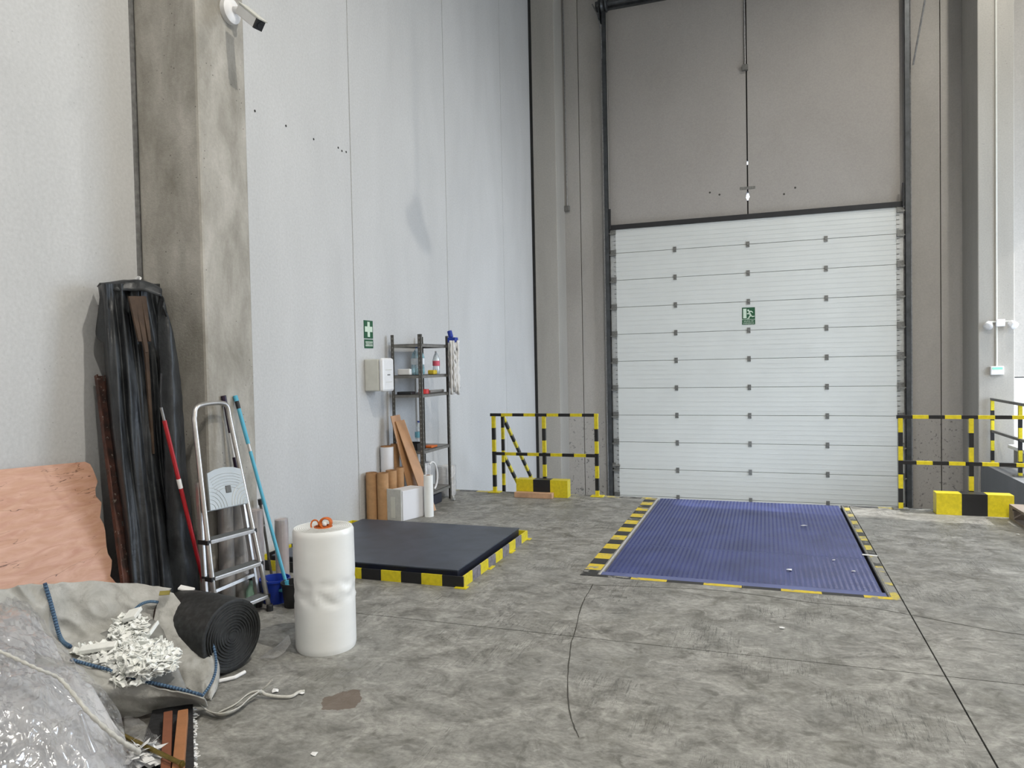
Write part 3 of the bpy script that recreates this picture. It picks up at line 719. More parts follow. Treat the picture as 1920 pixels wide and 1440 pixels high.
# ================================================================== FLOOR SCALE
sk = root('floor_scale', (-2.95, 5.5, 0), 'dark slate floor scale inside a yellow and black striped kerb frame', 'scale')
sx0_, sx1_, sy0_, sy1_ = -3.90, -2.062, 4.765, 6.262; hh = .080
mb = MB(); w = .166
def kerb(x0, y0, x1, y1, axis, n, first, mats, name='kerb'):
    mb = MB()
    for i in range(n):
        f0, f1 = i/n, (i+1)/n
        if axis == 0: mb.box(x0+(x1-x0)*f0, y0, 0, x0+(x1-x0)*f1, y1, hh, (first+i) % 2)
        else: mb.box(x0, y0+(y1-y0)*f0, 0, x1, y0+(y1-y0)*f1, hh, (first+i) % 2)
    return mb.build(name, mats, sk)
kerb(sx0_, sy0_, sx1_, sy0_+.012, 0, 11, 1, [M['yel'], M['blk']])
kerb(sx0_, sy1_-.012, sx1_, sy1_, 0, 11, 0, [M['yel'], M['blk']])
kerb(sx1_-.012, sy0_+.012, sx1_, sy1_-.012, 1, 9, 0, [M['yel'], M['blkg']])
kerb(sx0_, sy0_+.012, sx0_+.012, sy1_-.012, 1, 9, 0, [M['yel'], M['blk']])
for x, y in ((sx1_, sy0_), (sx1_, sy1_), (sx0_, sy0_), (sx0_, sy1_)):
    MB().box(x-.06, y-.03, 0, x+.03, y+.03, .006).build('foot_plate', M['yel'], sk)
for y in (5.25, 5.75): MB().box(sx1_-.01, y, 0, sx1_+.025, y+.10, .006).build('foot_plate', M['yel'], sk)
MB().box(-3.74, 4.815, .02, -2.128, 6.205, .100).build('deck_skirt', M['deckedge'], sk)
MB().box(-3.745, 4.81, .100, -2.124, 6.21, .112).build('deck_plate', M['deck'], sk, bevel=.003)

# ================================================================== SHELF RACK
SX0, SX1, SY0, SY1, SH = -3.94, -3.57, 7.22, 7.96, 1.95
sh = root('shelf_rack', ((SX0+SX1)/2, (SY0+SY1)/2, 0), 'grey slotted-angle shelf rack against the left wall', 'shelf')
for x, dx in ((SX0, 1), (SX1, -1)):
    for y, dy in ((SY0, 1), (SY1, -1)):
        lg = MB().box(x, y, 0, x+dx*.038, y+dy*.003, SH).box(x, y, 0, x+dx*.003, y+dy*.038, SH).build('post', M['shelf'], sh)
        hl = MB(); k = 0
        while .05+k*.05 < SH:
            z = .05+k*.05; hl.box(x+dx*.012, y-dy*.001, z, x+dx*.026, y, z+.018); hl.box(x-dx*.001, y+dy*.012, z, x, y+dy*.026, z+.018); k += 1
        hl.build('slot_holes', M['shelfl'], lg, kind='stuff')
LV = [.17, .66, 1.285, 1.50, 1.845]
for z in LV:
    MB().box(SX0+.004, SY0+.004, z-.004, SX1-.004, SY1-.004, z).box(SX0+.004, SY0+.004, z-.035, SX1-.004, SY0+.006, z).box(SX0+.004, SY1-.006, z-.035, SX1-.004, SY1-.004, z).box(SX1-.006, SY0+.004, z-.035, SX1-.004, SY1-.004, z).box(SX0+.004, SY0+.004, z-.035, SX0+.006, SY1-.004, z).build('shelf_board', M['shelfl'], sh)
def bottle(x, y, z, r, h, mat, label, cap, lab=None, group=None):
    b = root('bottle', (x, y, z), label, 'bottle', group)
    MB().lathe((x, y, z), [(r*.85, 0), (r, .015), (r, h*.28), (r*.92, h*.34), (r, h*.40), (r, h*.62), (r*.75, h*.78), (r*.30, h*.92), (r*.28, h*.95)], 20).build('body', mat, b, smooth=True)
    MB().lathe((x, y, z+h*.945), [(r*.34, 0), (r*.34, h*.055)], 14).build('cap', cap, b)
    if lab: MB().lathe((x, y, z+h*.36), [(r*1.02, 0), (r*1.02, h*.22)], 20, close=False).build('paper_label', lab, b)
    return b
bottle(-3.70, 7.40, LV[3], .075, .32, M['petb'], 'large bluish water bottle on the upper rack shelf', M['navy'], plain('pale_label', (.7, .75, .8), .5))
bottle(-3.66, 7.80, LV[3], .042, .27, M['pet'], 'slim spray bottle with pink label on the upper rack shelf', M['white'], plain('pink_label', srgb(206, 90, 110), .5))
bottle(-3.82, 7.62, LV[1], .045, .30, M['pet'], 'clear water bottle alone on the lower rack shelf', M['navy'], plain('light_blue_label', srgb(110, 170, 190), .5))
MB().box(-3.68, 7.60, LV[3], -3.60, 7.70, LV[3]+.05).build('sponge', plain('yellow_sponge', srgb(205, 180, 60), .9, 0, .15, 40, .4), bevel=.012, label='yellow sponge on the upper rack shelf between the bottles', cat='sponge')
MB().box(-3.9, 7.28, LV[3], -3.74, 7.34, LV[3]+.07).build('white_packet', M['white'], bevel=.012, label='white packet at the wall end of the upper rack shelf', cat='packet')
rc = root('red_tape_roll', (-3.66, 7.45, LV[2]), 'red adhesive tape roll on the middle rack shelf', 'tape')
MB().lathe((-3.66, 7.45, LV[2]), [(.035, 0), (.06, 0), (.06, .05), (.035, .05), (.035, 0)], 24, close=False).build('tape', plain('red_tape', srgb(196, 44, 44), .4), rc)
MB().tube([(-3.64, 7.55, LV[2]+.018), (-3.62, 7.88, LV[2]+.018)], .018, 10).build('silver_tube', M['alu'], label='thin silver tube lying on the middle rack shelf', cat='tube')
MB().box(-3.9, 7.26, LV[2], -3.72, 7.36, LV[2]+.03).build('black_case', M['blackp'], bevel=.006, label='flat black case on the middle rack shelf', cat='case')
tb = root('parts_tray', (-3.78, 7.36, LV[1]), 'open black plastic tray on the lower rack shelf', 'tray')
MB().box(-3.91, 7.25, LV[1], -3.66, 7.47, LV[1]+.006).build('base', M['blackp'], tb)
for q in ((-3.91, 7.25, -3.66, 7.255), (-3.91, 7.465, -3.66, 7.47), (-3.91, 7.25, -3.905, 7.47), (-3.665, 7.25, -3.66, 7.47)):
    MB().box(q[0], q[1], LV[1]+.006, q[2], q[3], LV[1]+.075).build('side', M['blackp'], tb)
MB().box(-3.72, 7.50, LV[1], -3.60, 7.66, LV[1]+.022).build('orange_pad', M['orange'], bevel=.008, label='flat orange pad on the lower rack shelf', cat='pad')
# mop head hanging at the far outer corner
mpx, mpy, mpz = -3.50, 7.93, 1.93
mh = root('mop_head', (mpx, mpy, 1.28), 'white cotton mop head with blue clamp hanging on the rack corner', 'mop')
MB().box(mpx-.05, mpy-.04, mpz-.06, mpx+.05, mpy+.05, mpz).tube([(mpx-.02, mpy, mpz), (mpx-.04, mpy, mpz+.08)], .03, 10).build('clamp', M['navy'], mh, bevel=.006)
for k in range(16):
    ang = k*2.4; rr0 = .014+.042*math.sqrt(k/16); P_ = []
    for t in range(13):
        f = t/12; P_.append((mpx+.01+math.cos(ang)*rr0*(1+.15*math.sin(f*7+k))+.004*math.sin(f*40+k*2), mpy+.01+math.sin(ang)*rr0*1.3+.006*math.cos(f*30+k), mpz-.04-f*(.60+.04*math.sin(k*3))))
    MB().tube(P_, [.015+.006*math.sin(t*2.6+k) for t in range(13)], 7).build('cotton_strand', M['mop'], mh, smooth=True)
# spools
def spool(x, y, z, r, h, label, name='twine_spool'):
    s = root(name, (x, y, z), label, 'spool')
    MB().lathe((x, y, z), [(r*.35, 0), (r*.92, 0), (r, .02), (r*1.0, h*.45), (r*.985, h*.5), (r, h*.55), (r, h-.02), (r*.9, h), (r*.35, h)], 28).build('winding', M['mop'], s, smooth=True, auto=.7)
    pts = [[(x+math.cos(a*math.pi/12)*r*(1.05+.03*math.sin(a*3+i)), y+math.sin(a*math.pi/12)*r*(1.05+.03*math.cos(a*2+i)), z+h*i/5+(0 if i < 5 else .012)) for a in range(24)] for i in range(6)]
    MB().grid(pts, wrap=True).build('clear_wrap', M['filml'], s, smooth=True, fix=False)
    return s
spool(-3.68, 7.36, LV[0], .075, .33, 'white twine spool in clear wrap on the bottom rack shelf')
spool(-3.76, 7.60, LV[0], .085, .31, 'pale twine spool behind on the bottom rack shelf')
spool(-3.74, 8.16, 0, .125, .36, 'large white spool in clear wrap on the floor beyond the rack')
hp = [(-3.60+.02*math.cos(a), 7.50+.09*math.cos(a), LV[0]+.17+.16*math.sin(a)) for a in [R(-70+k*10) for k in range(20)]]
MB().tube(hp, .011, 8).build('hose_loop', M['white'], label='white plastic hose loop beside the twine spool', cat='hose')
MB().box(-3.88, 7.30, 0, -3.60, 7.75, .115).build('dark_case', plain('dark_blue_case', (.02, .022, .035), .5), bevel=.012, label='dark tool case on the floor under the shelf rack', cat='case')
rg = [(-3.50+.012*math.sin(k*1.3), 7.80+.016*k*.4+.02*math.sin(k*.9), .05-.0042*k) for k in range(11)]
MB().tube(rg, [.02, .018, .015, .013, .012, .012, .011, .011, .012, .014, .016], 8).build('grey_rag', M['bag'], label='grey twisted rag hanging at the rack foot', cat='rag')

# ---- tubes, boards, box
def ctube(x, y, z0, r, h, label, mat='card', wrap=False, lean=(0, 0)):
    t = root('cardboard_tube', (x, y, z0), label, 'tube')
    a = Vector((lean[0], lean[1], 1)).normalized()
    MB().lathe((x, y, z0), [(r, 0), (r, h)], 24, a, close=False).lathe((x, y, z0), [(r*.80, 0), (r*.80, h)], 24, a, close=False).build('outer', M[mat], t, smooth=True, fix=False)
    MB().lathe((x, y, z0+h-.001), [(r*.80, 0), (r, 0), (r, .003), (r*.8, .003)], 24, a, close=False).build('rim', M['cardd'], t)
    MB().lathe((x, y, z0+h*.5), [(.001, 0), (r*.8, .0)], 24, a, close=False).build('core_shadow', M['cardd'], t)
    if wrap: MB().lathe((x, y, z0+h*.52), [(r*1.03, 0), (r*1.03, h*.47)], 24, close=False).build('white_wrap', M['boxw'], t, smooth=True)
    return t
ctube(-3.915, 6.69, 0, .060, .49, 'leftmost brown cardboard tube of the front row by the wall')
ctube(-3.79, 6.70, 0, .060, .49, 'second brown cardboard tube of the front row')
ctube(-3.79, 6.885, 0, .058, .49, 'third brown cardboard tube behind the white carton')
ctube(-3.77, 7.035, 0, .048, .50, 'fourth brown cardboard tube beside the leaning boards')
ctube(-3.92, 7.04, 0, .070, .73, 'taller cardboard tube with torn white wrapping behind the front row', wrap=True)
ctube(-3.885, 7.157, 0, .048, .74, 'taller plain cardboard tube next to the white wrapped one')
def board(c0, c1, w, th, label, wd=(0, 1, 0)):
    c0, c1 = Vector(c0), Vector(c1); d = c1-c0; wv = Vector(wd); wv = (wv-d.normalized()*wv.dot(d.normalized())).normalized(); n = d.normalized().cross(wv)
    b = root('laminate_board', c0, label, 'board')
    MB().obox((c0+c1)/2, d/2, wv*w/2, n*th/2).build('panel', M['lam'], b)
    MB().obox((c0+c1)/2+wv*(w/2+.001), d/2, wv*.001, n*th/2*1.05).build('edge', M['laml'], b)
board((-3.60, 7.12, .01), (-3.86, 7.13, 1.06), .13, .010, 'tall wood laminate board leaning on the wall behind the tubes', (.35, .95, 0))
board((-3.44, 7.13, .012), (-3.82, 7.16, 1.00), .13, .010, 'wood laminate board leaning at a slant in front of the rack', (.35, .95, 0))
wc = root('white_carton', (-3.6, 6.8, 0), 'white flat carton with grey foam end beside the floor scale', 'box')
c0 = Vector((-3.555, 6.655, 0)); ea = Vector((-.205, .03, 0)); eb = Vector((.118, .35, 0)); H = Vector((0, 0, .31))
MB().obox(c0+ea*.5+eb*.53+H*.5, ea*.5, eb*.47, H*.5).build('carton', M['boxw'], wc, bevel=.004)
MB().obox(c0+ea*.55+eb*.02+H*.53, ea*.53, eb*.025, H*.53).build('foam_end', M['boxg'], wc, bevel=.004)
MB().obox(c0+ea*.5+eb*.02-eb*.03+H*.45, ea*.12, eb*.004, H*.35).build('tape_strip', M['offw'], wc)
rw = root('white_roll', (-3.39, 6.96, 0), 'slim white roll standing between carton and rack', 'roll')
MB().lathe((-3.39, 6.96, 0), [(.05, 0), (.05, .44)], 24).build('winding', M['roll_w'], rw, smooth=True, auto=.7)
MB().lathe((-3.39, 6.96, .44), [(.02, 0), (.022, .003)], 16).build('core', M['cardd'], rw)

# ================================================================== LEFT GROUP
# plywood
TR = Vector((-3.93, 3.363, 1.054)); e1 = Vector((0, -.9985, .052)); e2 = Vector((.40, -.17, -.97)).normalized()
ol = [(0.0, .05), (.012, .018), (.045, 0), (1.35, 0), (1.35, 1.08), (.0, 1.08)]
rag = [(.0+.012*math.sin(k*1.7)+.008*math.sin(k*4.1), 1.08-k*.045) for k in range(1, 22)]
nrm = e1.cross(e2).normalized()
MB().prism(ol+rag, lambda u, v, d: TR+e1*u+e2*v+nrm*d, 0, -.012).build('plywood_sheet', M['ply'], label='reddish plywood sheet with ragged edge leaning on the left wall', cat='plywood')
# rusty frame
rf = root('rusty_frame', (-3.6, 3.2, 0), 'rusty brown steel frame with stubs leaning beside the black tarp', 'frame')
f0, f1 = at(186, 705, 0, -3.93), Vector((-3.50, 3.23, .01)); fd = (f1-f0).normalized(); fs = Vector((.25, .97, 0)); fs = (fs-fd*fs.dot(fd)).normalized()
fn = fd.cross(fs)
MB().obox((f0+f1)/2, (f1-f0)/2, fs*.028, fn*.004).obox((f0+f1)/2+fs*.026+fn*.016, (f1-f0)/2, fs*.003, fn*.018).obox((f0+f1)/2-fs*.026+fn*.016, (f1-f0)/2, fs*.003, fn*.018).build('channel', M['rust'], rf)
for t in (.012, .20, .385, .57, .75):
    q = f0+(f1-f0)*t; MB().bar(q+fs*.02, q+fs*.16, .03, .03, fn).build('stub', M['tarp'] if False else M['shelf'], rf)
MB().obox((f0+f1)/2+fs*.15+fn*.01, (f1-f0)/2*.98, fs*.015, fn*.006).build('second_channel', M['rust'], rf)

# black tarp bundle
def tarp():
    rows = [  # py, xl, xr, X front
        (532, 192, 300, -3.80), (560, 196, 302, -3.80), (600, 199, 312, -3.79), (650, 203, 324, -3.77), (720, 208, 334, -3.74), (800, 214, 339, -3.71),
        (880, 222, 346, -3.68), (960, 232, 356, -3.64), (1040, 240, 366, -3.60), (1120, 248, 374, -3.56), (1200, 254, 382, -3.53), (1262, 258, 388, -3.50)]
    C = []; nu = 64
    for i, (py, xl, xr, X) in enumerate(rows):
        row = []
        for k in range(nu+1):
            u = k/nu; px = xl+(xr-xl)*u
            fold = .045*abs(math.sin(u*math.pi*4.6+.22*math.sin(i*.6)+.3))**.75+.010*math.sin(u*41+i*.8)
            bulge = .05*math.sin(math.pi*u)
            p = at(px, py, 0, X+bulge)
            dr = (EYE-p).normalized(); p = p+dr*fold
            row.append(p)
        C.append(row)
    cols = [cr([C[i][j] for i in range(len(C))], 5) for j in range(nu+1)]
    G = [[cols[j][i] for j in range(nu+1)] for i in range(len(cols[0]))]
    for r in G:
        for p in r:
            d = .010*ridged(p, 5, 3)+.006*nz(p, 14, 1)
            p += (EYE-p).normalized()*d
            p.z = max(p.z, .004)
    full = []
    for r in G:
        back = [Vector((max(XL+.02, p.x-.15), p.y+.10, p.z)) for p in r[::-1][::4]]
        back = [Vector((b.x, min(b.y, 3.83), b.z)) for b in back]
        full.append(r+back)
    return full
tp = root('tarp_bundle', (-3.65, 3.5, 0), 'bundle of boards wrapped in black plastic tarp in the corner by the column', 'bundle')
G = tarp()
MB().grid(G, wrap=True).build('tarp', M['tarp'], tp, smooth=True)
# hood edge at the top
hd = [at(*q) for q in ((189, 531, 0, -3.86), (215, 528, 0, -3.78), (250, 525, 0, -3.72), (280, 530, 0, -3.66), (303, 541, 0, -3.62))]
hd2 = [at(*q) for q in ((193, 547, 0, -3.84), (215, 546, 0, -3.75), (250, 545, 0, -3.69), (280, 549, 0, -3.62), (303, 556, 0, -3.58))]
hb = [p+Vector((-.10, .06, -.01)) for p in hd]
G2 = crgrid([hd2, hd, hb], 6, 4)
for r in G2:
    for p in r: p += Vector((.006, 0, .008))*nz(p, 16, 4); p.x = max(p.x, XL+.01)
MB().grid(G2).build('tarp_hood', M['tarp'], tp, smooth=True, thick=.006, fix=False)
# ear flap at the left, hanging fold
ear = [[at(190, 533, 0, -3.86), at(206, 535, 0, -3.80)], [at(186, 575, 0, -3.87), at(205, 580, 0, -3.78)], [at(180, 622, 0, -3.88), at(203, 632, 0, -3.78)], [at(184, 634, 0, -3.87), at(203, 650, 0, -3.79)]]
MB().grid(crgrid(ear, 5, 5)).build('tarp_flap', M['tarp'], tp, smooth=True, thick=.008, fix=False)
# right hanging sleeve
slv = [[at(298, 548, 0, -3.62), at(306, 560, 0, -3.58), at(304, 575, 0, -3.55)], [at(294, 620, 0, -3.62), at(318, 622, 0, -3.55), at(326, 640, 0, -3.60)], [at(300, 720, 0, -3.60), at(324, 720, 0, -3.53), at(338, 730, 0, -3.60)],
       [at(306, 850, 0, -3.56), at(330, 850, 0, -3.49), at(346, 850, 0, -3.58)], [at(312, 980, 0, -3.54), at(340, 980, 0, -3.46), at(360, 980, 0, -3.56)], [at(318, 1110, 0, -3.52), at(350, 1110, 0, -3.45), at(374, 1110, 0, -3.54)], [at(322, 1240, 0, -3.48), at(356, 1240, 0, -3.42), at(384, 1240, 0, -3.50)]]
G3 = crgrid(slv, 8, 6)
for r in G3:
    for p in r: p += Vector((.012, -.006, 0))*nz(p, 9, 6)+Vector((.006, 0, 0))*ridged(p, 22, 8); p.z = max(p.z, .01)
MB().grid(G3).build('tarp_sleeve', M['tarp'], tp, smooth=True, thick=.008, fix=False)
# boards showing through the slit
M['oldwood'] = plain('dusty_brown_board', srgb(74, 58, 46), .85, 0, .45, 7, .3)
for (q0, q1, w) in (((246, 556), (262, 640), 11), ((257, 556), (274, 660), 13), ((268, 556), (280, 640), 10), ((273, 645), (287, 850), 7)):
    mbq = MB(); Lq, Rq = [], []
    for t in range(9):
        f = t/8; x = q0[0]+(q1[0]-q0[0])*f; y = q0[1]+(q1[1]-q0[1])*f; ww = w*(1-.55*f); X = -3.69+.05*f
        Lq.append(at(x-ww/2, y, 0, X)); Rq.append(at(x+ww/2, y, 0, X))
    dd = (EYE-Lq[4]).normalized()
    Lq = [p+dd*.05 for p in Lq]; Rq = [p+dd*.05 for p in Rq]
    mbq.grid([Lq, Rq]).build('board', M['oldwood'], tp, fix=False, thick=.012)
# crumpled film tip over the hood
cf = MB()
ctr = at(259, 523, 0, -3.80)
for k in range(7):
    a = k*.9; cf.add([ctr+Vector((.012*math.cos(a), .012*math.sin(a), -.012)), ctr+Vector((.022*math.cos(a+.7), .022*math.sin(a+.7), .006)), ctr+Vector((.01*math.cos(a+1.4), .008, .020+.006*math.sin(k)))], [(0, 1, 2)])
cf.build('white_tape_tag', M['paper'], tp, fix=False)

# ---- sticks
def stick(name, label, cat, p0, p1, segs, r=.011, extra=None):
    """segs: list of (t0,t1,mat,rscale,partname)"""
    p0, p1 = Vector(p0), Vector(p1); s = root(name, p0, label, cat)
    for (a, b, m, k, nm) in segs: MB().tube([p0+(p1-p0)*a, p0+(p1-p0)*b], r*k, 12).build(nm, M[m], s, smooth=True, auto=.7)
    return s
stick('red_broom_handle', 'red broom handle leaning on the black tarp bundle', 'handle', at(396, 1150, 0, -3.345), at(302, 764, 0, -3.44), [(0, .44, 'red', 1.05, 'shaft'), (.44, .62, 'red', 1.05, 'shaft'), (.62, .665, 'paper', 1.12, 'paper_label'), (.665, .94, 'red', 1.05, 'shaft'), (.94, 1, 'galv', .7, 'tip')], .012)
MB().tube([at(302, 764, 0, -3.44), at(300.5, 735, 0, -3.445), at(302, 700, 0, -3.45)], .006, 8).build('black_wire', M['blackp'], label='thin black wire hanging above the red broom handle', cat='wire')
stick('purple_broom_handle', 'dark purple and white broom handle behind the stepladder', 'handle', (-3.36, 4.16, .02), at(419, 742, 0, -3.452), [(0, .60, 'white', .9, 'shaft'), (.60, .70, 'purple', 1.1, 'sleeve'), (.70, .82, 'white', .85, 'shaft'), (.82, .96, 'purple', .9, 'sleeve'), (.955, 1, 'purple', 1.6, 'grip')], .011)
bm_ = stick('blue_mop_handle', 'light blue mop handle standing in the bucket beside the ladder', 'mop', at(536, 1092, 0, -3.10), at(441, 742, 0, -3.452), [(0, .70, 'blue', 1.0, 'shaft'), (.70, .74, 'alu', .9, 'joint'), (.74, .93, 'blue', 1.15, 'shaft'), (.93, .97, 'blackp', 1.2, 'collar'), (.97, 1, 'blue', 1.3, 'grip')], .012)
q = at(536, 1096, 0, -3.10)
MB().lathe(q, [(.02, .03), (.02, 0), (.035, -.02)], 12).obox(q+Vector((-.03, -.01, -.03)), (.05, .01, -.01), (0, .03, 0), (0, 0, .008)).build('mop_socket', M['blue'], bm_)
stick('black_pole', 'short black pole standing against the column corner', 'pole', (-3.40, 4.38, .01), at(487, 936, 0, -3.42), [(0, .7, 'shelf', .9, 'shaft'), (.7, .72, 'galv', 1.1, 'ring'), (.72, .97, 'shelf', 1.0, 'shaft'), (.94, 1, 'blackp', 1.5, 'cap')], .010)
# ---- buckets
def bucket(x, y, r, h, mat, label):
    b = root('bucket', (x, y, 0), label, 'bucket')
    MB().lathe((x, y, 0), [(.001, .004), (r*.78, .0), (r*.80, .004), (r, h), (r*1.06, h), (r*1.06, h-.015), (r*.97, h-.012), (r*.76, .012), (.001, .012)], 28, close=False).build('body', mat, b, smooth=True, auto=.6)
    hnd = [(x+math.cos(a)*r*1.04, y+.3*r*math.sin(a)*0+.02, h-.01-math.sin(a)*.05) for a in [math.pi*k/14 for k in range(15)]]
    MB().tube(hnd, .004, 6).build('handle', M['galv'], b)
bucket(-3.20, 4.14, .098, .165, M['navy'], 'blue plastic bucket behind the stepladder foot')
bucket(-3.015, 4.10, .083, .165, M['blackp'], 'black plastic bucket under the light blue mop')
bg_ = root('green_spray_bottle', (-3.30, 4.20, 0), 'pale green spray bottle on the floor behind the ladder', 'bottle')
MB().lathe((-3.30, 4.02, 0), [(.034, 0), (.036, .01), (.036, .10), (.014, .15), (.012, .18)], 16).build('body', plain('pale_green_plastic', srgb(150, 190, 170), .4), bg_, smooth=True)
MB().box(-3.325, 4.0, .18, -3.265, 4.035, .215).build('trigger_head', M['blackp'], bg_)
# ---- wrapped film rolls behind the ladder
def frol(x, y, r, h, label, tint):
    t = root('wrapped_roll', (x, y, 0), label, 'roll')
    MB().lathe((x, y, 0), [(r, 0), (r, h)], 24).build('tube', tint, t, smooth=True, auto=.7)
    MB().lathe((x, y, .004), [(r*1.06, 0), (r*1.07, h*.3), (r*1.05, h*.6), (r*1.08, h*.9), (r*1.03, h+.006)], 24, close=False).build('clear_wrap', M['filml'], t, smooth=True, fix=False)
M['tubeg'] = plain('grey_paper_tube', (.40, .37, .34), .6, 0, .12, 15)
M['tubep'] = plain('pinkish_grey_tube', (.42, .36, .345), .55, 0, .12, 15)
frol(-3.405, 3.915, .048, .86, 'film wrapped grey tube nearest the column edge behind the ladder', M['tubeg'])
frol(-3.395, 4.035, .050, .88, 'film wrapped grey tube in the middle behind the ladder', M['tubeg'])
frol(-3.36, 4.155, .052, .62, 'film wrapped pinkish tube behind the ladder treads', M['tubep'])
frol(-3.345, 4.42, .047, .50, 'short pinkish tube standing right of the ladder by the black pole', M['tubep'])

# ---- stepladder
ld = root('stepladder', (-3.2, 3.8, 0), 'folded aluminium stepladder with raised platform leaning on the column', 'ladder')
FL, FR = at(409, 1186, 2, 0), at(506, 1145, 2, 0)
TL, TRr = at(364, 785, 0, -3.37), at(431, 785, 0, -3.385)
KL, KR = at(372, 760, 0, -3.38), at(421, 757, 0, -3.395)
wdir = (FR-FL).normalized(); ldn = wdir.cross((TL-FL).normalized()).normalized()
if ldn.dot(EYE-FL) < 0: ldn = -ldn
pathU = [FL]+[FL+(TL-FL)*t for t in (.25, .5, .75, .97)]+cr([TL, KL+Vector((0, 0, -.004)), KR, TRr], 5)+[FR+(TRr-FR)*t for t in (.97, .75, .5, .25)]+[FR]
MB().tube(pathU, .0155, 12, flat=1.0).build('front_frame', M['alu'], ld, smooth=True)
# rear legs folded close behind
bk = -ldn*.075+wdir*.0
RL0, RR0 = FL+bk+wdir*-.01, at(486, 1138, 2, 0)
RL1, RR1 = FL+(TL-FL)*.70-ldn*.03, FR+(TRr-FR)*.70-ldn*.03
rear = root('rear_frame', (0, 0, 0)) if False else None
MB().bar(RL0, RL1, .022, .03, ldn).build('rear_leg', M['alu'], ld, bevel=.003)
MB().bar(RR0, RR1, .022, .03, ldn).build('rear_leg', M['alu'], ld, bevel=.003)
MB().bar(RL0+(RL1-RL0)*.25, RR0+(RR1-RR0)*.25, .02, .025, ldn).build('rear_brace', M['alu'], ld)
for p_ in (FL, FR, RL0, RR0): MB().lathe(Vector((p_.x, p_.y, .0)), [(.022, 0), (.022, .035), (.018, .045)], 12).build('rubber_foot', M['blackp'], ld)
for t in (.075, .245, .415):
    a, b = FL+(TL-FL)*t, FR+(TRr-FR)*t; c_ = (a+b)/2; half = (b-a)/2
    td = Vector((ldn.x, ldn.y, 0)).normalized()
    tr_ = MB().obox(c_-td*.025, half*.97, td*.045, Vector((0, 0, .012))).build('tread', M['alu'], ld, bevel=.003)
    MB().obox(c_-td*.025+Vector((0, 0, .0128)), half*.94, td*.041, Vector((0, 0, .001))).build('grip_surface', M['tread'], tr_)
    for e in (a, b): MB().obox(e-td*.028, wdir*.017, td*.044, Vector((0, 0, .0135))).build('end_cap', M['blackp'], tr_)
a, b = FL+(TL-FL)*.56, FR+(TRr-FR)*.56; a2, b2 = FL+(TL-FL)*.755, FR+(TRr-FR)*.755
up_ = ((a2+b2)/2-(a+b)/2); wv = (b-a)*.44; ctr = (a+b)/2+ldn*.024
outl = [(-1, 0), (1, 0), (.88, .90), (.5, .97), (0, 1.0), (-.5, .97), (-.88, .90)]
pm = MB().prism(outl, lambda u, v, d: ctr+wv*u+up_*v+ldn*d, -.006, .006)
pf = pm.build('platform', plain('grey_platform_plastic', (.40, .42, .42), .38, .2, .05), ld)
M['plr'] = plain('platform_relief', (.66, .68, .68), .3, .2, .05)
rl_ = MB(); VK = wv.length/up_.length
def arc(cx, cy, r_, a0, a1, w_):
    P_ = [ctr+wv*(cx+r_*math.cos(R(a0+(a1-a0)*k/10)))+up_*(cy+r_*VK*math.sin(R(a0+(a1-a0)*k/10)))+ldn*.0075 for k in range(11)]
    rl_.tube(P_, w_, 5)
for k in range(5): arc(.98, 0, .25+.15*k, 95, 178, .0022)
for k in range(5): arc(-.98, 0, .25+.15*k, 2, 85, .0014)
for k in range(6): arc(0, -.45, 1.45+.11*k, 66, 114, .0013)
rl_.build('relief_lines', M['plr'], pf, kind='stuff')
MB().obox(ctr+up_*.44+wv*.05+ldn*.0075, wv*.14, up_*.09, ldn*.003).build('badge', M['shelf'], pf, bevel=.004)
MB().bar(a-wdir*.005+ldn*.0, b+wdir*.005, .012, .02, ldn).build('platform_hinge', M['hinge'], ld)

# ---- black film roll lying
bc = at(437, 1192, 2, .195); ra = Vector((-.985, .17, 0)).normalized(); rad = .192
bc.z = .194
br_ = root('black_roll', (bc.x, bc.y, 0), 'big black foam roll lying with its spiral end facing out', 'roll')
prof = [(rad*.90, .004), (rad*.955, .002), (rad*.985, .006), (rad, .03), (rad*1.0, .25), (rad*.96, .42), (rad*.86, .47)]
MB().lathe(bc, prof, 48, ra).build('outer_layer', M['roll'], br_, smooth=True, auto=.8)
spn = MB(); a_ = ra.orthogonal().normalized(); b2_ = ra.cross(a_); P_ = []
for k in range(330):
    an = k*.19; r_ = .022+(rad*.90-.022)*k/330
    P_.append(bc+ra*(.003+.003*math.sin(k*.37))+(a_*math.cos(an)+b2_*math.sin(an))*r_*(1+.012*math.sin(k*.5)))
spn.tube(P_, .0030, 6).build('spiral_edge', plain('black_sheet_edge', (.020, .021, .022), .6), br_, smooth=True)
eb_ = bc+ra*.46
crm = MB()
for k in range(26):
    an = random.uniform(0, 6.28); r_ = random.uniform(.05, .16); c_ = eb_+ra*.03+(a_*math.cos(an)+b2_*math.sin(an))*r_+Vector((0, 0, .05))
    s_ = random.uniform(.03, .06); d1 = Vector((random.uniform(-1, 1), random.uniform(-1, 1), random.uniform(-.6, .9))).normalized()*s_; d2 = d1.cross(Vector((random.uniform(-1, 1), random.uniform(-1, 1), 1))).normalized()*s_*.7
    crm.add([c_-d1, c_+d2, c_+d1, c_-d2+Vector((0, 0, .01))], [(0, 1, 2), (0, 2, 3)])
for v in crm.v: v.z = max(v.z, .01)
crm.build('crumpled_end', M['tarp'], br_, fix=False, thick=.003)
wp = bc+ra*.40+Vector((0, .03, rad*.965+.004))
MB().obox(wp, (.03, .02, -.012), (.0, .012, .006), (0, 0, .004)).build('white_tag', M['paper'], br_)

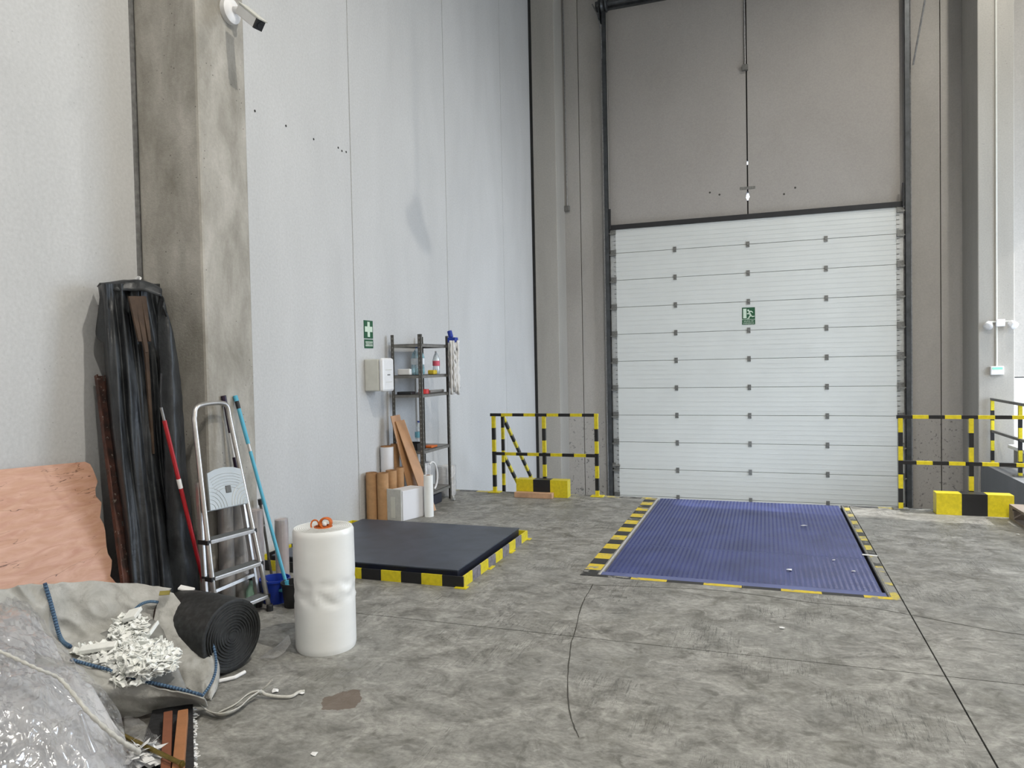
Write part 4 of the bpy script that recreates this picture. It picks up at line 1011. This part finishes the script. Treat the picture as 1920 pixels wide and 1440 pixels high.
# ---- stretch film rolls (two on top of each other, bagged)
rx, ry = -2.405, 3.555
fr = root('film_roll', (rx, ry, 0), 'tall white stretch film roll with orange core standing by the floor scale', 'roll')
RW = .171
def rollprof():
    rows = []
    nz_ = 40; na = 56
    for i in range(nz_+1):
        z = .69*i/nz_; row = []
        for k in range(na):
            an = 2*math.pi*k/na; r_ = RW
            if z < .02: r_ = RW*(.965+.035*z/.02)
            if z > .67: r_ = RW*(1-.05*((z-.67)/.02)**2)
            if .26 < z < .43:
                f = math.sin((z-.26)/.17*math.pi)
                p = Vector((math.cos(an)*.17, math.sin(an)*.17, z))
                r_ += f*(-.013+.016*ridged(Vector((p.x, p.y, p.z*2.2))+Vector((0, 0, an*.15)), 7, 2)+.007*nz(p, 20, 5))
            if z > .43: r_ *= 1.0+.012*(1-(z-.43)/.26)*max(0, math.cos(an-.4))
            row.append((rx+math.cos(an)*r_, ry+math.sin(an)*r_, z))
        rows.append(row)
    return rows
MB().grid(rollprof(), wrap=True).build('film_winding', M['roll_w'], fr, smooth=True)
MB().lathe((rx, ry, .0), [(.05, .688), (RW*.945, .689), (RW*.955, .6895)], 48, close=False).build('top_face', M['roll_w'], fr, smooth=True)
tg = MB(); P_ = []
for k in range(160):
    an = k*.35; r_ = .055+(RW*.93-.055)*k/160; P_.append((rx+math.cos(an)*r_, ry+math.sin(an)*r_, .6895))
tg.tube(P_, .0009, 4).build('winding_lines', M['boxg'], fr)
oc = Vector((rx-.005, ry-.01, .69))
MB().lathe((rx, ry, .60), [(.046, 0), (.052, 0), (.052, .093), (.046, .093)], 28, close=False).lathe((rx, ry, .62), [(.001, 0), (.047, .001)], 24, close=False).build('core', M['orange'], fr)
lp1 = [oc+Vector((-.035+.018*math.cos(a), -.012+.012*math.cos(a), .012+.028*math.sin(a))) for a in [R(-30+k*15) for k in range(18)]]
MB().tube(lp1, .0045, 6).build('orange_strap_curl', M['orange'], fr)
lp2 = [oc+Vector((.030+.027*math.cos(R(k*15)), .012*math.cos(R(k*15)), .026+.026*math.sin(R(k*15)))) for k in range(25)]
MB().tube(lp2, .0065, 8, upv=(0, 1, 0), flat=2.2).build('orange_strap_curl', M['orange'], fr)
MB().lathe(oc+Vector((.030, -.012, .020)), [(.001, -.008), (.012, -.005), (.013, .005), (.001, .009)], 14, (0, 1, 0)).build('white_plug', M['paper'], fr, smooth=True)
# loose tail of film on the floor at the left
tl = [[at(484, 1236, 2, .002), at(505, 1220, 2, .004), at(528, 1205, 2, .012)], [at(500, 1234, 2, .004), at(520, 1215, 2, .03), at(540, 1190, 2, .07)], [at(512, 1236, 2, .002), at(532, 1224, 2, .02), at(546, 1205, 2, .05)]]
MB().grid(crgrid(tl, 6, 5)).build('film_tail', M['filml'], fr, smooth=True, fix=False)

# ================================================================== BIG BAG, SHREDS AND FILM PILE
bgq = root('bulk_bag', (-2.95, 2.8, 0), 'open grey woven bulk bag with blue stitched edges holding white shreds', 'bag')
def crumple(G, amp, sc, seed, up=None):
    for r in G:
        for p in r:
            d = amp*(ridged(p, sc, seed)*.6+nz(p, sc*2.3, seed+1)*.5+.28*ridged(p, sc*3.1, seed+2))
            p += Vector((.35, -.35, 1)).normalized()*d if up is None else Vector(up)*d
            p.z = max(p.z, .006)
    return G
def folds(G, along, sa, sl, amp, seed):
    """pulled creases running along a direction"""
    a = Vector(along).normalized(); n1 = a.cross(Vector((0, 0, 1))).normalized(); n2 = a.cross(n1)
    for r in G:
        for p in r:
            q = Vector((p.dot(a)*sl, p.dot(n1)*sa, p.dot(n2)*sa)); w = Vector((q.x, q.y+.35*noise.noise(q*.7), q.z))
            d = amp*(1-abs(noise.noise(w+Vector((seed, seed*.3, 0))))*2.2)
            p += (EYE-p).normalized()*d; p.z = max(p.z, .006)
    return G
bk_ = [[at(-170, 1125, 0, -3.50), at(0, 1106, 0, -3.45), at(60, 1097, 0, -3.40), at(150, 1094, 0, -3.32), at(240, 1098, 0, -3.22), at(322, 1106, 0, -3.06)],
       [at(-165, 1170, 0, -3.44), at(10, 1150, 0, -3.40), at(80, 1142, 0, -3.36), at(160, 1140, 0, -3.27), at(236, 1138, 0, -3.18), at(302, 1130, 0, -3.08)],
       [at(-150, 1230, 0, -3.36), at(40, 1205, 0, -3.33), at(112, 1192, 0, -3.30), at(180, 1180, 0, -3.22), at(240, 1165, 0, -3.15), at(288, 1150, 0, -3.10)],
       [at(-120, 1300, 0, -3.22), at(70, 1260, 0, -3.16), at(138, 1232, 0, -3.12), at(200, 1212, 0, -3.10), at(250, 1195, 0, -3.08), at(290, 1185, 0, -3.04)],
       [at(-90, 1380, 0, -3.02), at(90, 1310, 0, -2.98), at(160, 1272, 0, -2.95), at(215, 1250, 0, -2.93), at(262, 1232, 0, -2.92), at(304, 1225, 0, -2.90)]]
MB().grid(folds(crumple(crgrid(bk_, 20, 18), .020, 5, 11), (.75, .1, -.45), 9, 1.6, .022, 3)).build('back_panel', M['bag'], bgq, smooth=True, thick=.006, fix=False)
fpz = [[at(300, 1118, 0, -3.07), at(312, 1112, 0, -3.03), at(324, 1113, 0, -3.01)],
       [at(292, 1150, 0, -3.06), at(318, 1140, 0, -3.00), at(352, 1150, 0, -2.94)],
       [at(288, 1185, 0, -3.02), at(334, 1178, 0, -2.92), at(388, 1190, 0, -2.80)],
       [at(308, 1230, 0, -2.88), at(356, 1220, 0, -2.80), at(403, 1232, 0, -2.68)],
       [at(335, 1278, 0, -2.76), at(372, 1262, 0, -2.68), at(405, 1272, 0, -2.60)],
       [at(368, 1302, 0, -2.64), at(384, 1298, 0, -2.60), at(397, 1300, 0, -2.56)],
       [at(378, 1312, 0, -2.60), at(386, 1312, 0, -2.58), at(393, 1313, 0, -2.56)]]
MB().grid(folds(crumple(crgrid(fpz, 20, 14), .012, 9, 21, (.3, -.3, .6)), (.5, -.2, -.8), 14, 3, .010, 7)).build('side_flap', M['bag'], bgq, smooth=True, thick=.010, fix=False)
fo = [[p[2] for p in fpz], [at(330, 1130, 0, -3.03), at(362, 1165, 0, -2.97), at(396, 1205, 0, -2.84), at(410, 1245, 0, -2.70), at(408, 1285, 0, -2.60), at(398, 1308, 0, -2.55), at(394, 1318, 0, -2.55)]]
MB().grid(crumple(crgrid(fo, 6, 4), .006, 9, 25)).build('flap_outside', M['bag'], bgq, smooth=True, thick=.008, fix=False)
fw_ = [[at(60, 1228, 2, .36), at(130, 1246, 2, .30), at(200, 1264, 2, .24), at(270, 1286, 2, .18), at(330, 1300, 2, .14), at(382, 1312, 2, .11)],
       [at(90, 1290, 2, .30), at(160, 1285, 2, .25), at(220, 1292, 2, .19), at(285, 1305, 2, .13), at(338, 1310, 2, .10), at(386, 1316, 2, .08)],
       [at(120, 1330, 2, .16), at(190, 1316, 2, .14), at(240, 1318, 2, .10), at(295, 1322, 2, .07), at(342, 1320, 2, .05), at(388, 1322, 2, .04)],
       [at(150, 1360, 2, .02), at(210, 1350, 2, .01), at(255, 1346, 2, .01), at(300, 1336, 2, .01), at(345, 1330, 2, .01), at(390, 1326, 2, .01)]]
MB().grid(folds(crumple(crgrid(fw_, 20, 16), .018, 6, 31), (.7, .35, -.25), 11, 1.5, .026, 5)).build('front_panel', M['bag'], bgq, smooth=True, thick=.006, fix=False)
# blue stitched seams: cord with stitches
def seam(pts, r=.009):
    P_ = cr(pts, 6); o = MB().tube(P_, r, 7).build('seam', M['seam'], bgq, smooth=True)
    st = MB(); acc = 0
    for i in range(1, len(P_)-1):
        t = (P_[i+1]-P_[i-1]).normalized(); st.tube([P_[i]-t*.0025, P_[i]+t*.0025], r*1.16, 7)
    st.build('stitches', plain('pale_blue_thread', srgb(140, 172, 200), .8) if 'thread' not in M else M['thread'], o, kind='stuff')
M['thread'] = plain('pale_blue_thread', srgb(96, 124, 150), .85)
off = Vector((.030, -.034, .022))
seam([at(x, y, 0, X)+off for x, y, X in ((88, 1097, -3.375), (98, 1130, -3.355), (106, 1160, -3.325), (114, 1190, -3.29), (122, 1206, -3.26), (136, 1215, -3.20))], .009)
seam([at(x, y, 2, z)+Vector((.008, -.012, .030)) for x, y, z in ((134, 1246, .30), (165, 1255, .27), (200, 1264, .24), (235, 1275, .21), (270, 1286, .18), (305, 1294, .155), (340, 1302, .13), (378, 1312, .11))], .007)
seam([at(x, y, 0, X)+off for x, y, X in ((372, 1166, -2.88), (386, 1184, -2.82), (398, 1206, -2.74), (405, 1235, -2.68), (404, 1262, -2.62), (394, 1286, -2.58), (378, 1308, -2.57))], .006)
seam([at(x, y, 0, X)+off for x, y, X in ((252, 1148, -3.14), (266, 1136, -3.12), (282, 1131, -3.10), (298, 1132, -3.08))], .007)
# bag tag
tg0 = at(310, 1115, 0, -3.03)+off
MB().obox(tg0, (.022, .012, 0), (0, .004, .010), (.004, -.006, .003)).build('yellow_tag', plain('olive_tag', srgb(150, 138, 70), .7), bgq)
# white foam shreds
shp = []
def moundpt():
    while True:
        u, v = random.random(), random.random()
        px = 128+u*205; py = 1150+v*130
        # blob masks in the surveyed outline
        a = ((px-268)/68)**2+((py-1232)/34)**2 < 1 or ((px-200)/72)**2+((py-1226)/20)**2 < 1 or ((px-243)/34)**2+((py-1185)/36)**2 < 1 or ((px-240)/46)**2+((py-1258)/26)**2 < 1
        if not a: continue
        return px, py
sm = MB()
for k in range(1500):
    px, py = moundpt(); Z0 = .20+.12*(1-(py-1150)/130)+.05*max(0, 1-((px-255)/70)**2-((py-1235)/36)**2)
    c_ = at(px, py, 2, Z0+random.uniform(-.03, .03))
    L_ = random.uniform(.014, .04); W_ = random.uniform(.012, .034); d1 = Vector((random.gauss(0, 1), random.gauss(0, 1), random.gauss(0, .4))).normalized(); d2 = d1.cross(Vector((random.gauss(0, .6), random.gauss(0, .6), 1))).normalized(); n_ = d1.cross(d2)
    cv = random.uniform(-.5, .5)*L_
    sm.grid([[c_+d1*(t-.5)*L_*1.6+d2*s_*W_/2*(1-.3*t)+n_*cv*(t-.5)**2*4 for s_ in (-1, 1)] for t in (0, .33, .66, 1)])
sm.build('foam_shreds', M['foam'], fix=False, thick=.003, label='heap of white foam shreds lying in the grey bulk bag', cat='shreds', kind='stuff')
# a few larger white slabs among the shreds
for (px, py, z, sx_, sy_, rz, lb) in ((185, 1214, .30, .085, .016, .35, 'long white foam strip beside the blue seam of the bag'), (248, 1152, .36, .035, .030, .2, 'square white foam chunk at the top of the shreds'), (286, 1180, .32, .012, .035, .2, 'small upright white foam piece right of the shreds')):
    c_ = at(px, py, 2, z)
    MB().obox(c_, (sx_*math.cos(rz), sx_*math.sin(rz), .01), (-sy_*math.sin(rz), sy_*math.cos(rz), sy_*.5), (0, -.004, .010)).build('foam_piece', M['foam'], bevel=.003, label=lb, cat='foam piece')
# under the shreds: a filled grey liner so the heap rests on something
ln = [[at(160, 1200, 2, .27), at(200, 1186, 2, .28), at(250, 1165, 2, .31), at(300, 1165, 2, .28)], [at(140, 1232, 2, .22), at(190, 1222, 2, .23), at(250, 1215, 2, .24), at(318, 1215, 2, .20)], [at(130, 1250, 2, .24), at(200, 1266, 2, .20), at(270, 1284, 2, .14), at(350, 1294, 2, .10)]]
MB().grid(crumple(crgrid(ln, 8, 8), .012, 10, 44)).build('liner', plain('dull_grey_liner', (.24, .24, .23), .7, 0, .3, 8, .3), bgq, smooth=True, thick=.004, fix=False)
# webbing strap on the floor
st_ = root('lifting_strap', at(420, 1330, 2, 0), 'white webbing strap of the bulk bag trailing on the floor', 'strap')
def strap(pts, w, name='strap'):
    P_ = cr(pts, 6); L_, R_ = [], []
    for i, p in enumerate(P_):
        t = (P_[min(i+1, len(P_)-1)]-P_[max(i-1, 0)]).normalized(); s_ = t.cross(Vector((0, 0, 1)))
        s_ = (s_*.7+Vector((0, 0, .7))).normalized(); L_.append(p+s_*w/2); R_.append(p-s_*w/2)
    for p in L_+R_: p.z = max(p.z, .004)
    return MB().grid([L_, R_]).build(name, M['rope'], st_, smooth=True, thick=.004, fix=False)
strap([at(x, y, 2, z) for x, y, z in ((374, 1316, .05), (384, 1328, .03), (400, 1338, .02), (420, 1340, .02), (445, 1330, .02), (465, 1312, .03), (486, 1298, .035))], .045)
strap([at(x, y, 2, z) for x, y, z in ((410, 1337, .015), (440, 1322, .03), (462, 1304, .045), (480, 1297, .05), (490, 1300, .03))], .025)
MB().tube(cr([at(x, y, 2, z) for x, y, z in ((482, 1300, .02), (490, 1297, .03), (498, 1302, .02), (520, 1306, .012), (545, 1306, .010), (560, 1298, .010), (571, 1296, .008))], 6), .008, 8).build('knot_cord', M['rope'], st_, smooth=True)
MB().tube(cr([at(x, y, 2, z) for x, y, z in ((490, 1296, .02), (500, 1286, .05), (511, 1275, .075))], 4), .0045, 6).build('cord_end', M['rope'], st_)
MB().tube([at(410, 1277, 2, .012), at(440, 1270, 2, .012), at(459, 1260, 2, .012)], .010, 8).build('white_rod', M['paper'], label='thin white foam rod on the floor beside the bulk bag', cat='rod')

# film covered heap in the near left corner
def heap_pts(rows): return [[at(x, y, 2, z) for x, y, z in r] for r in rows]
hc = heap_pts([
    [(-220, 1150, .58), (-100, 1135, .56), (0, 1128, .52), (40, 1128, .49), (70, 1150, .44)],
    [(-230, 1230, .60), (-100, 1210, .58), (20, 1190, .52), (80, 1192, .46), (118, 1215, .38)],
    [(-240, 1320, .54), (-100, 1290, .54), (30, 1260, .50), (110, 1258, .42), (172, 1275, .33)],
    [(-240, 1420, .44), (-100, 1380, .46), (40, 1345, .44), (140, 1325, .36), (222, 1335, .24)],
    [(-240, 1540, .30), (-100, 1480, .34), (50, 1430, .34), (160, 1402, .28), (238, 1395, .15)],
    [(-240, 1680, .15), (-80, 1600, .20), (60, 1530, .22), (180, 1480, .18), (262, 1445, .07)],
    [(-220, 1800, .01), (-60, 1730, .01), (80, 1640, .01), (190, 1570, .01), (275, 1500, .01)]])
hp_ = root('film_heap', (-2.7, 2.1, 0), 'heap of grey sacking under crumpled clear film in the near corner', 'heap')
Gh = crgrid(hc, 14, 11)
base = [[Vector(p) for p in r] for r in Gh]
for r in base:
    for p in r:
        p += Vector((.2, -.3, 1)).normalized()*(.10*ridged(Vector((p.x+.12*nz(p, 3, 8), p.y, p.z)), 2.6, 51)+.03*nz(p, 6, 52)-.135); p.z = max(p.z, .004)
M['sack'] = plain('light_grey_sacking', (.56, .555, .56), .55, 0, .10, 4, .12, 'pos', bscale=14)
folds(base, (.7, -.5, -.3), 5, 1.2, .035, 9)
MB().grid(base).build('sacking', M['sack'], hp_, smooth=True, thick=.004, fix=False)
def filmlayer(Gs, lift, amp, seed, name):
    out = []
    for r in Gs:
        rr2 = []
        for p in r:
            q = Vector(p); w_ = Vector((q.x+.10*nz(q, 5, seed+5), q.y+.10*nz(q, 5, seed+6), q.z))
            d = lift+amp*(.6*ridged(w_, 6, seed)+.42*ridged(w_, 14, seed+1)+.16*ridged(w_, 33, seed+2)+.1*nz(q, 70, seed+3))
            q += Vector((.2, -.3, 1)).normalized()*d; q.z = max(q.z, .006); rr2.append(q)
        out.append(rr2)
    folds(out, (.6, -.5, -.45), 13, 1.6, .022, seed)
    return MB().grid(out).build(name, M['film'], hp_, smooth=True, fix=False)
Gf = crgrid(hc, 36, 28)
filmlayer(Gf, -.010, .036, 61, 'clear_film')
nr_ = len(Gf)
part = [[Vector(p) for p in r[0:70]] for r in Gf[int(nr_*.02):int(nr_*.62)]]
filmlayer(part, .010, .044, 71, 'clear_film')
# knotted rope of twisted film over the heap
rp_ = cr([at(x, y, 2, z) for x, y, z in ((-60, 1205, .66), (0, 1222, .60), (40, 1240, .56), (75, 1256, .52), (108, 1270, .47), (135, 1298, .42), (165, 1335, .36), (205, 1372, .27), (240, 1398, .19), (262, 1410, .13))], 8)
MB().tube(rp_, [.006+.007*max(0, (i/len(rp_))-.4)+.002*math.sin(i*1.9) for i in range(len(rp_))], 8).build('twisted_film_rope', M['rope'], hp_, smooth=True)
kn = MB(); kc = at(262, 1412, 2, .10)
for k in range(60):
    a = random.uniform(0, 6.28); L_ = random.uniform(.03, .11); d = Vector((math.cos(a)*.5+.35, math.sin(a)*.5-.35, random.uniform(-.35, .5))).normalized()
    s_ = d.cross(Vector((0, 0, 1))).normalized()*random.uniform(.006, .014)
    c_ = kc+Vector((random.gauss(0, .02), random.gauss(0, .02), random.gauss(0, .012)))
    q_ = [c_-s_, c_+s_, c_+d*L_+s_*1.6, c_+d*L_-s_*1.6]
    for p in q_: p.z = max(p.z, .005)
    kn.add(q_, [(0, 1, 2, 3)])
kn.build('torn_film_tuft', M['paper'], hp_, fix=False, kind='stuff')
tw = [at(x, y, 2, z) for x, y, z in ((150, 1335, .42), (158, 1360, .37), (168, 1390, .31), (176, 1410, .27))]
MB().tube(cr(tw, 6), [.016+.012*i/18 for i in range(19)], 9, flat=.45).build('film_twist', M['film'], hp_, smooth=True)
# flat film on the floor behind the rod
ff = [[at(232, 1345, 2, .05), at(262, 1352, 2, .06), at(285, 1375, 2, .05), at(308, 1392, 2, .05)], [at(236, 1380, 2, .06), at(262, 1385, 2, .07), at(290, 1400, 2, .07), at(310, 1415, 2, .06)], [at(250, 1430, 2, .03), at(275, 1435, 2, .05), at(298, 1440, 2, .06), at(316, 1445, 2, .06)]]
Gq = crgrid(ff, 10, 10)
for r in Gq:
    for p in r: p.z += .012*ridged(p, 16, 81)
MB().grid(Gq).build('loose_film', M['film'], hp_, smooth=True, fix=False)

# ---- battens, rod and foam board at the bottom edge
def on(px, py, z): return at(px, py, 2, z)
A0, A1, B1, B0 = on(290, 1338, 0), on(362, 1333, 0), on(366, 1520, 0), on(240, 1520, 0)
fbd = root('foam_board', (A0+B1)/2, 'black foam board under the battens with torn white edge', 'board')
MB().prism([(p.x, p.y) for p in (A0, A1, B1, B0)], lambda u, v, d: (u, v, d), .002, .045).build('slab', plain('black_foam', (.02, .02, .022), .9, 0, .4, 40, .5), fbd)
fz = MB()
for k in range(150):
    t = random.random(); p = A1+(B1-A1)*t+Vector((random.gauss(.004, .004), random.gauss(0, .003), random.uniform(.004, .046)))
    d = Vector((random.uniform(.2, 1), random.uniform(-1, 1), random.uniform(-.4, .6))).normalized()*random.uniform(.006, .018); s_ = d.cross(Vector((.3, .2, 1))).normalized()*random.uniform(.004, .010)
    q_ = [p-s_, p+s_, p+d+s_*.5, p+d-s_*.5]
    for v in q_: v.z = max(v.z, .003)
    fz.add(q_, [(0, 1, 2, 3)])
fz.build('white_fluff', M['paper'], fbd, fix=False, kind='stuff')
def batten(q0, q1, w, h, z, mat, label):
    a, b = on(*q0, z), on(*q1, z)
    MB().bar(a+Vector((0, 0, -h/2)), b+Vector((0, 0, -h/2)), w, h).build('timber_batten', M[mat], bevel=.003, label=label, cat='batten')
batten((315, 1333), (308, 1500), .036, .045, .092, 'battend', 'red brown timber batten on the black foam board')
batten((343, 1330), (327, 1510), .042, .050, .097, 'batten', 'lighter brown timber batten next to the torn white foam edge')
MB().tube([on(225, 1376, .13), on(344, 1434, .112)], .009, 10).lathe(on(340, 1432, .112), [(.013, -.006), (.013, .006)], 6, (.9, -.4, 0)).build('threaded_rod', M['rod'], label='thin brass coloured rod lying across the timber battens', cat='rod')
MB().lathe(on(308, 1432, .06), [(.002, 0), (.018, .01), (.016, .03), (.004, .04)], 9).build('paper_ball', M['paper'], label='crumpled white paper ball between the two battens', cat='paper')

# ---- scraps on the floor
def scrap(px, py, s, label, z=.0):
    c_ = at(px, py, 2, z); mb = MB(); n = 7; pts = []
    for k in range(n):
        a = 2*math.pi*k/n; r_ = s*random.uniform(.55, 1.15); pts.append(Vector((c_.x+math.cos(a)*r_, c_.y+math.sin(a)*r_*.9, z+.003+random.uniform(0, s*.35))))
    top = Vector((c_.x, c_.y, z+.004+s*.3))
    mb.add(pts+[top], [(k, (k+1) % n, n) for k in range(n)])
    mb.build('paper_scrap', M['paper'], fix=False, thick=.0015, label=label, cat='scrap')
scrap(517, 1298, .026, 'white paper scrap beside the strap knot')
scrap(566, 1302, .018, 'white paper scrap at the end of the strap cord')
scrap(590, 1416, .018, 'white paper scrap near the bottom edge of the photo')
scrap(1466, 1179, .018, 'white paper scrap on the floor before the blue leveller')
scrap(1480, 1070, .026, 'white scrap on the near half of the blue leveller', .002)
scrap(1508, 987, .036, 'white scrap on the far half of the blue leveller', .002)
scrap(1563, 1051, .013, 'tiny white scrap near the leveller seam', .002)
scrap(1600, 1072, .018, 'white scrap near the right edge of the leveller', .002)
scrap(1821, 962, .022, 'white scrap before the right kerb block')
scrap(1908, 1003, .016, 'white scrap by the pallet at the right edge')
scrap(1022, 925, .05, 'white plastic scrap lying before the timber plank')
MB().obox(at(1631, 1041, 2, .004), (.055, -.008, 0), (.002, .014, 0), (0, 0, .002)).build('white_strip', M['paper'], label='white strip lying on the right hazard border', cat='scrap')

# ================================================================== HANGING LAMPS (above the frame)
def highbay(x, y, z, w, label, lit=True, k=1.0):
    h = root('high_bay_lamp', (x, y, z), label, 'lamp')
    MB().lathe((x, y, z), [(a*k, b*k) for a, b in ((.24, 0), (.23, .02), (.15, .16), (.09, .22), (.09, .34), (.03, .36))], 32).build('shade', M['galv'], h, smooth=True)
    MB().tube([(x, y, z+.35*k), (x, y, ZC)], .012, 8).build('suspension', M['galv'], h)
    MB().lathe((x, y, z-.012), [(.20*k, 0), (.20*k, .010)], 28).build('diffuser', M['lampon'] if lit else M['offw'], h)
    if lit:
        d = bpy.data.lights.new('lamp_light', 'SPOT'); d.energy = w; d.color = (1, .955, .86); d.shadow_soft_size = .09; d.spot_size = R(165); d.spot_blend = .6
        o = bpy.data.objects.new('lamp_light', d); col.objects.link(o); o.parent = h; o.location = (0, 0, -.05)
for i, (x, y, z, w) in enumerate(LAMPS):
    highbay(x, y, z, w*8, ('lit high bay lamp above the dock floor', 'lit high bay lamp over the truck pit', 'lit high bay lamp behind the camera')[i])
bl = at(785, 440, 0, XL); la = Vector(LAMPS[0][:3])
pp = la+(bl-la)*.60
highbay(pp.x, pp.y, pp.z, 0, 'unlit high bay lamp hanging near the left wall', False, .62)

# ------------------------------------------------------------------ groups of alike things
GROUPS = {'guard_rail': 'striped guard rails along the dock edge and platform', 'kerb_block': 'painted kerb blocks at the dock edge', 'cardboard_tube': 'cardboard tubes standing by the wall',
          'paper_scrap': 'white scraps lying about the floor', 'bottle': 'bottles on the shelf rack', 'twine_spool': 'twine spools by the shelf rack', 'wrapped_roll': 'film wrapped tubes behind the ladder',
          'laminate_board': 'laminate boards leaning by the rack', 'timber_batten': 'timber battens on the foam board', 'high_bay_lamp': 'high bay lamps hanging from the ceiling',
          'conduit_run': 'conduit runs on the back wall', 'foam_piece': 'larger foam pieces in the bulk bag', 'bucket': 'buckets behind the ladder'}
for o in col.objects:
    if o.parent is None and o.name.split('.')[0] in GROUPS: o['group'] = GROUPS[o.name.split('.')[0]]
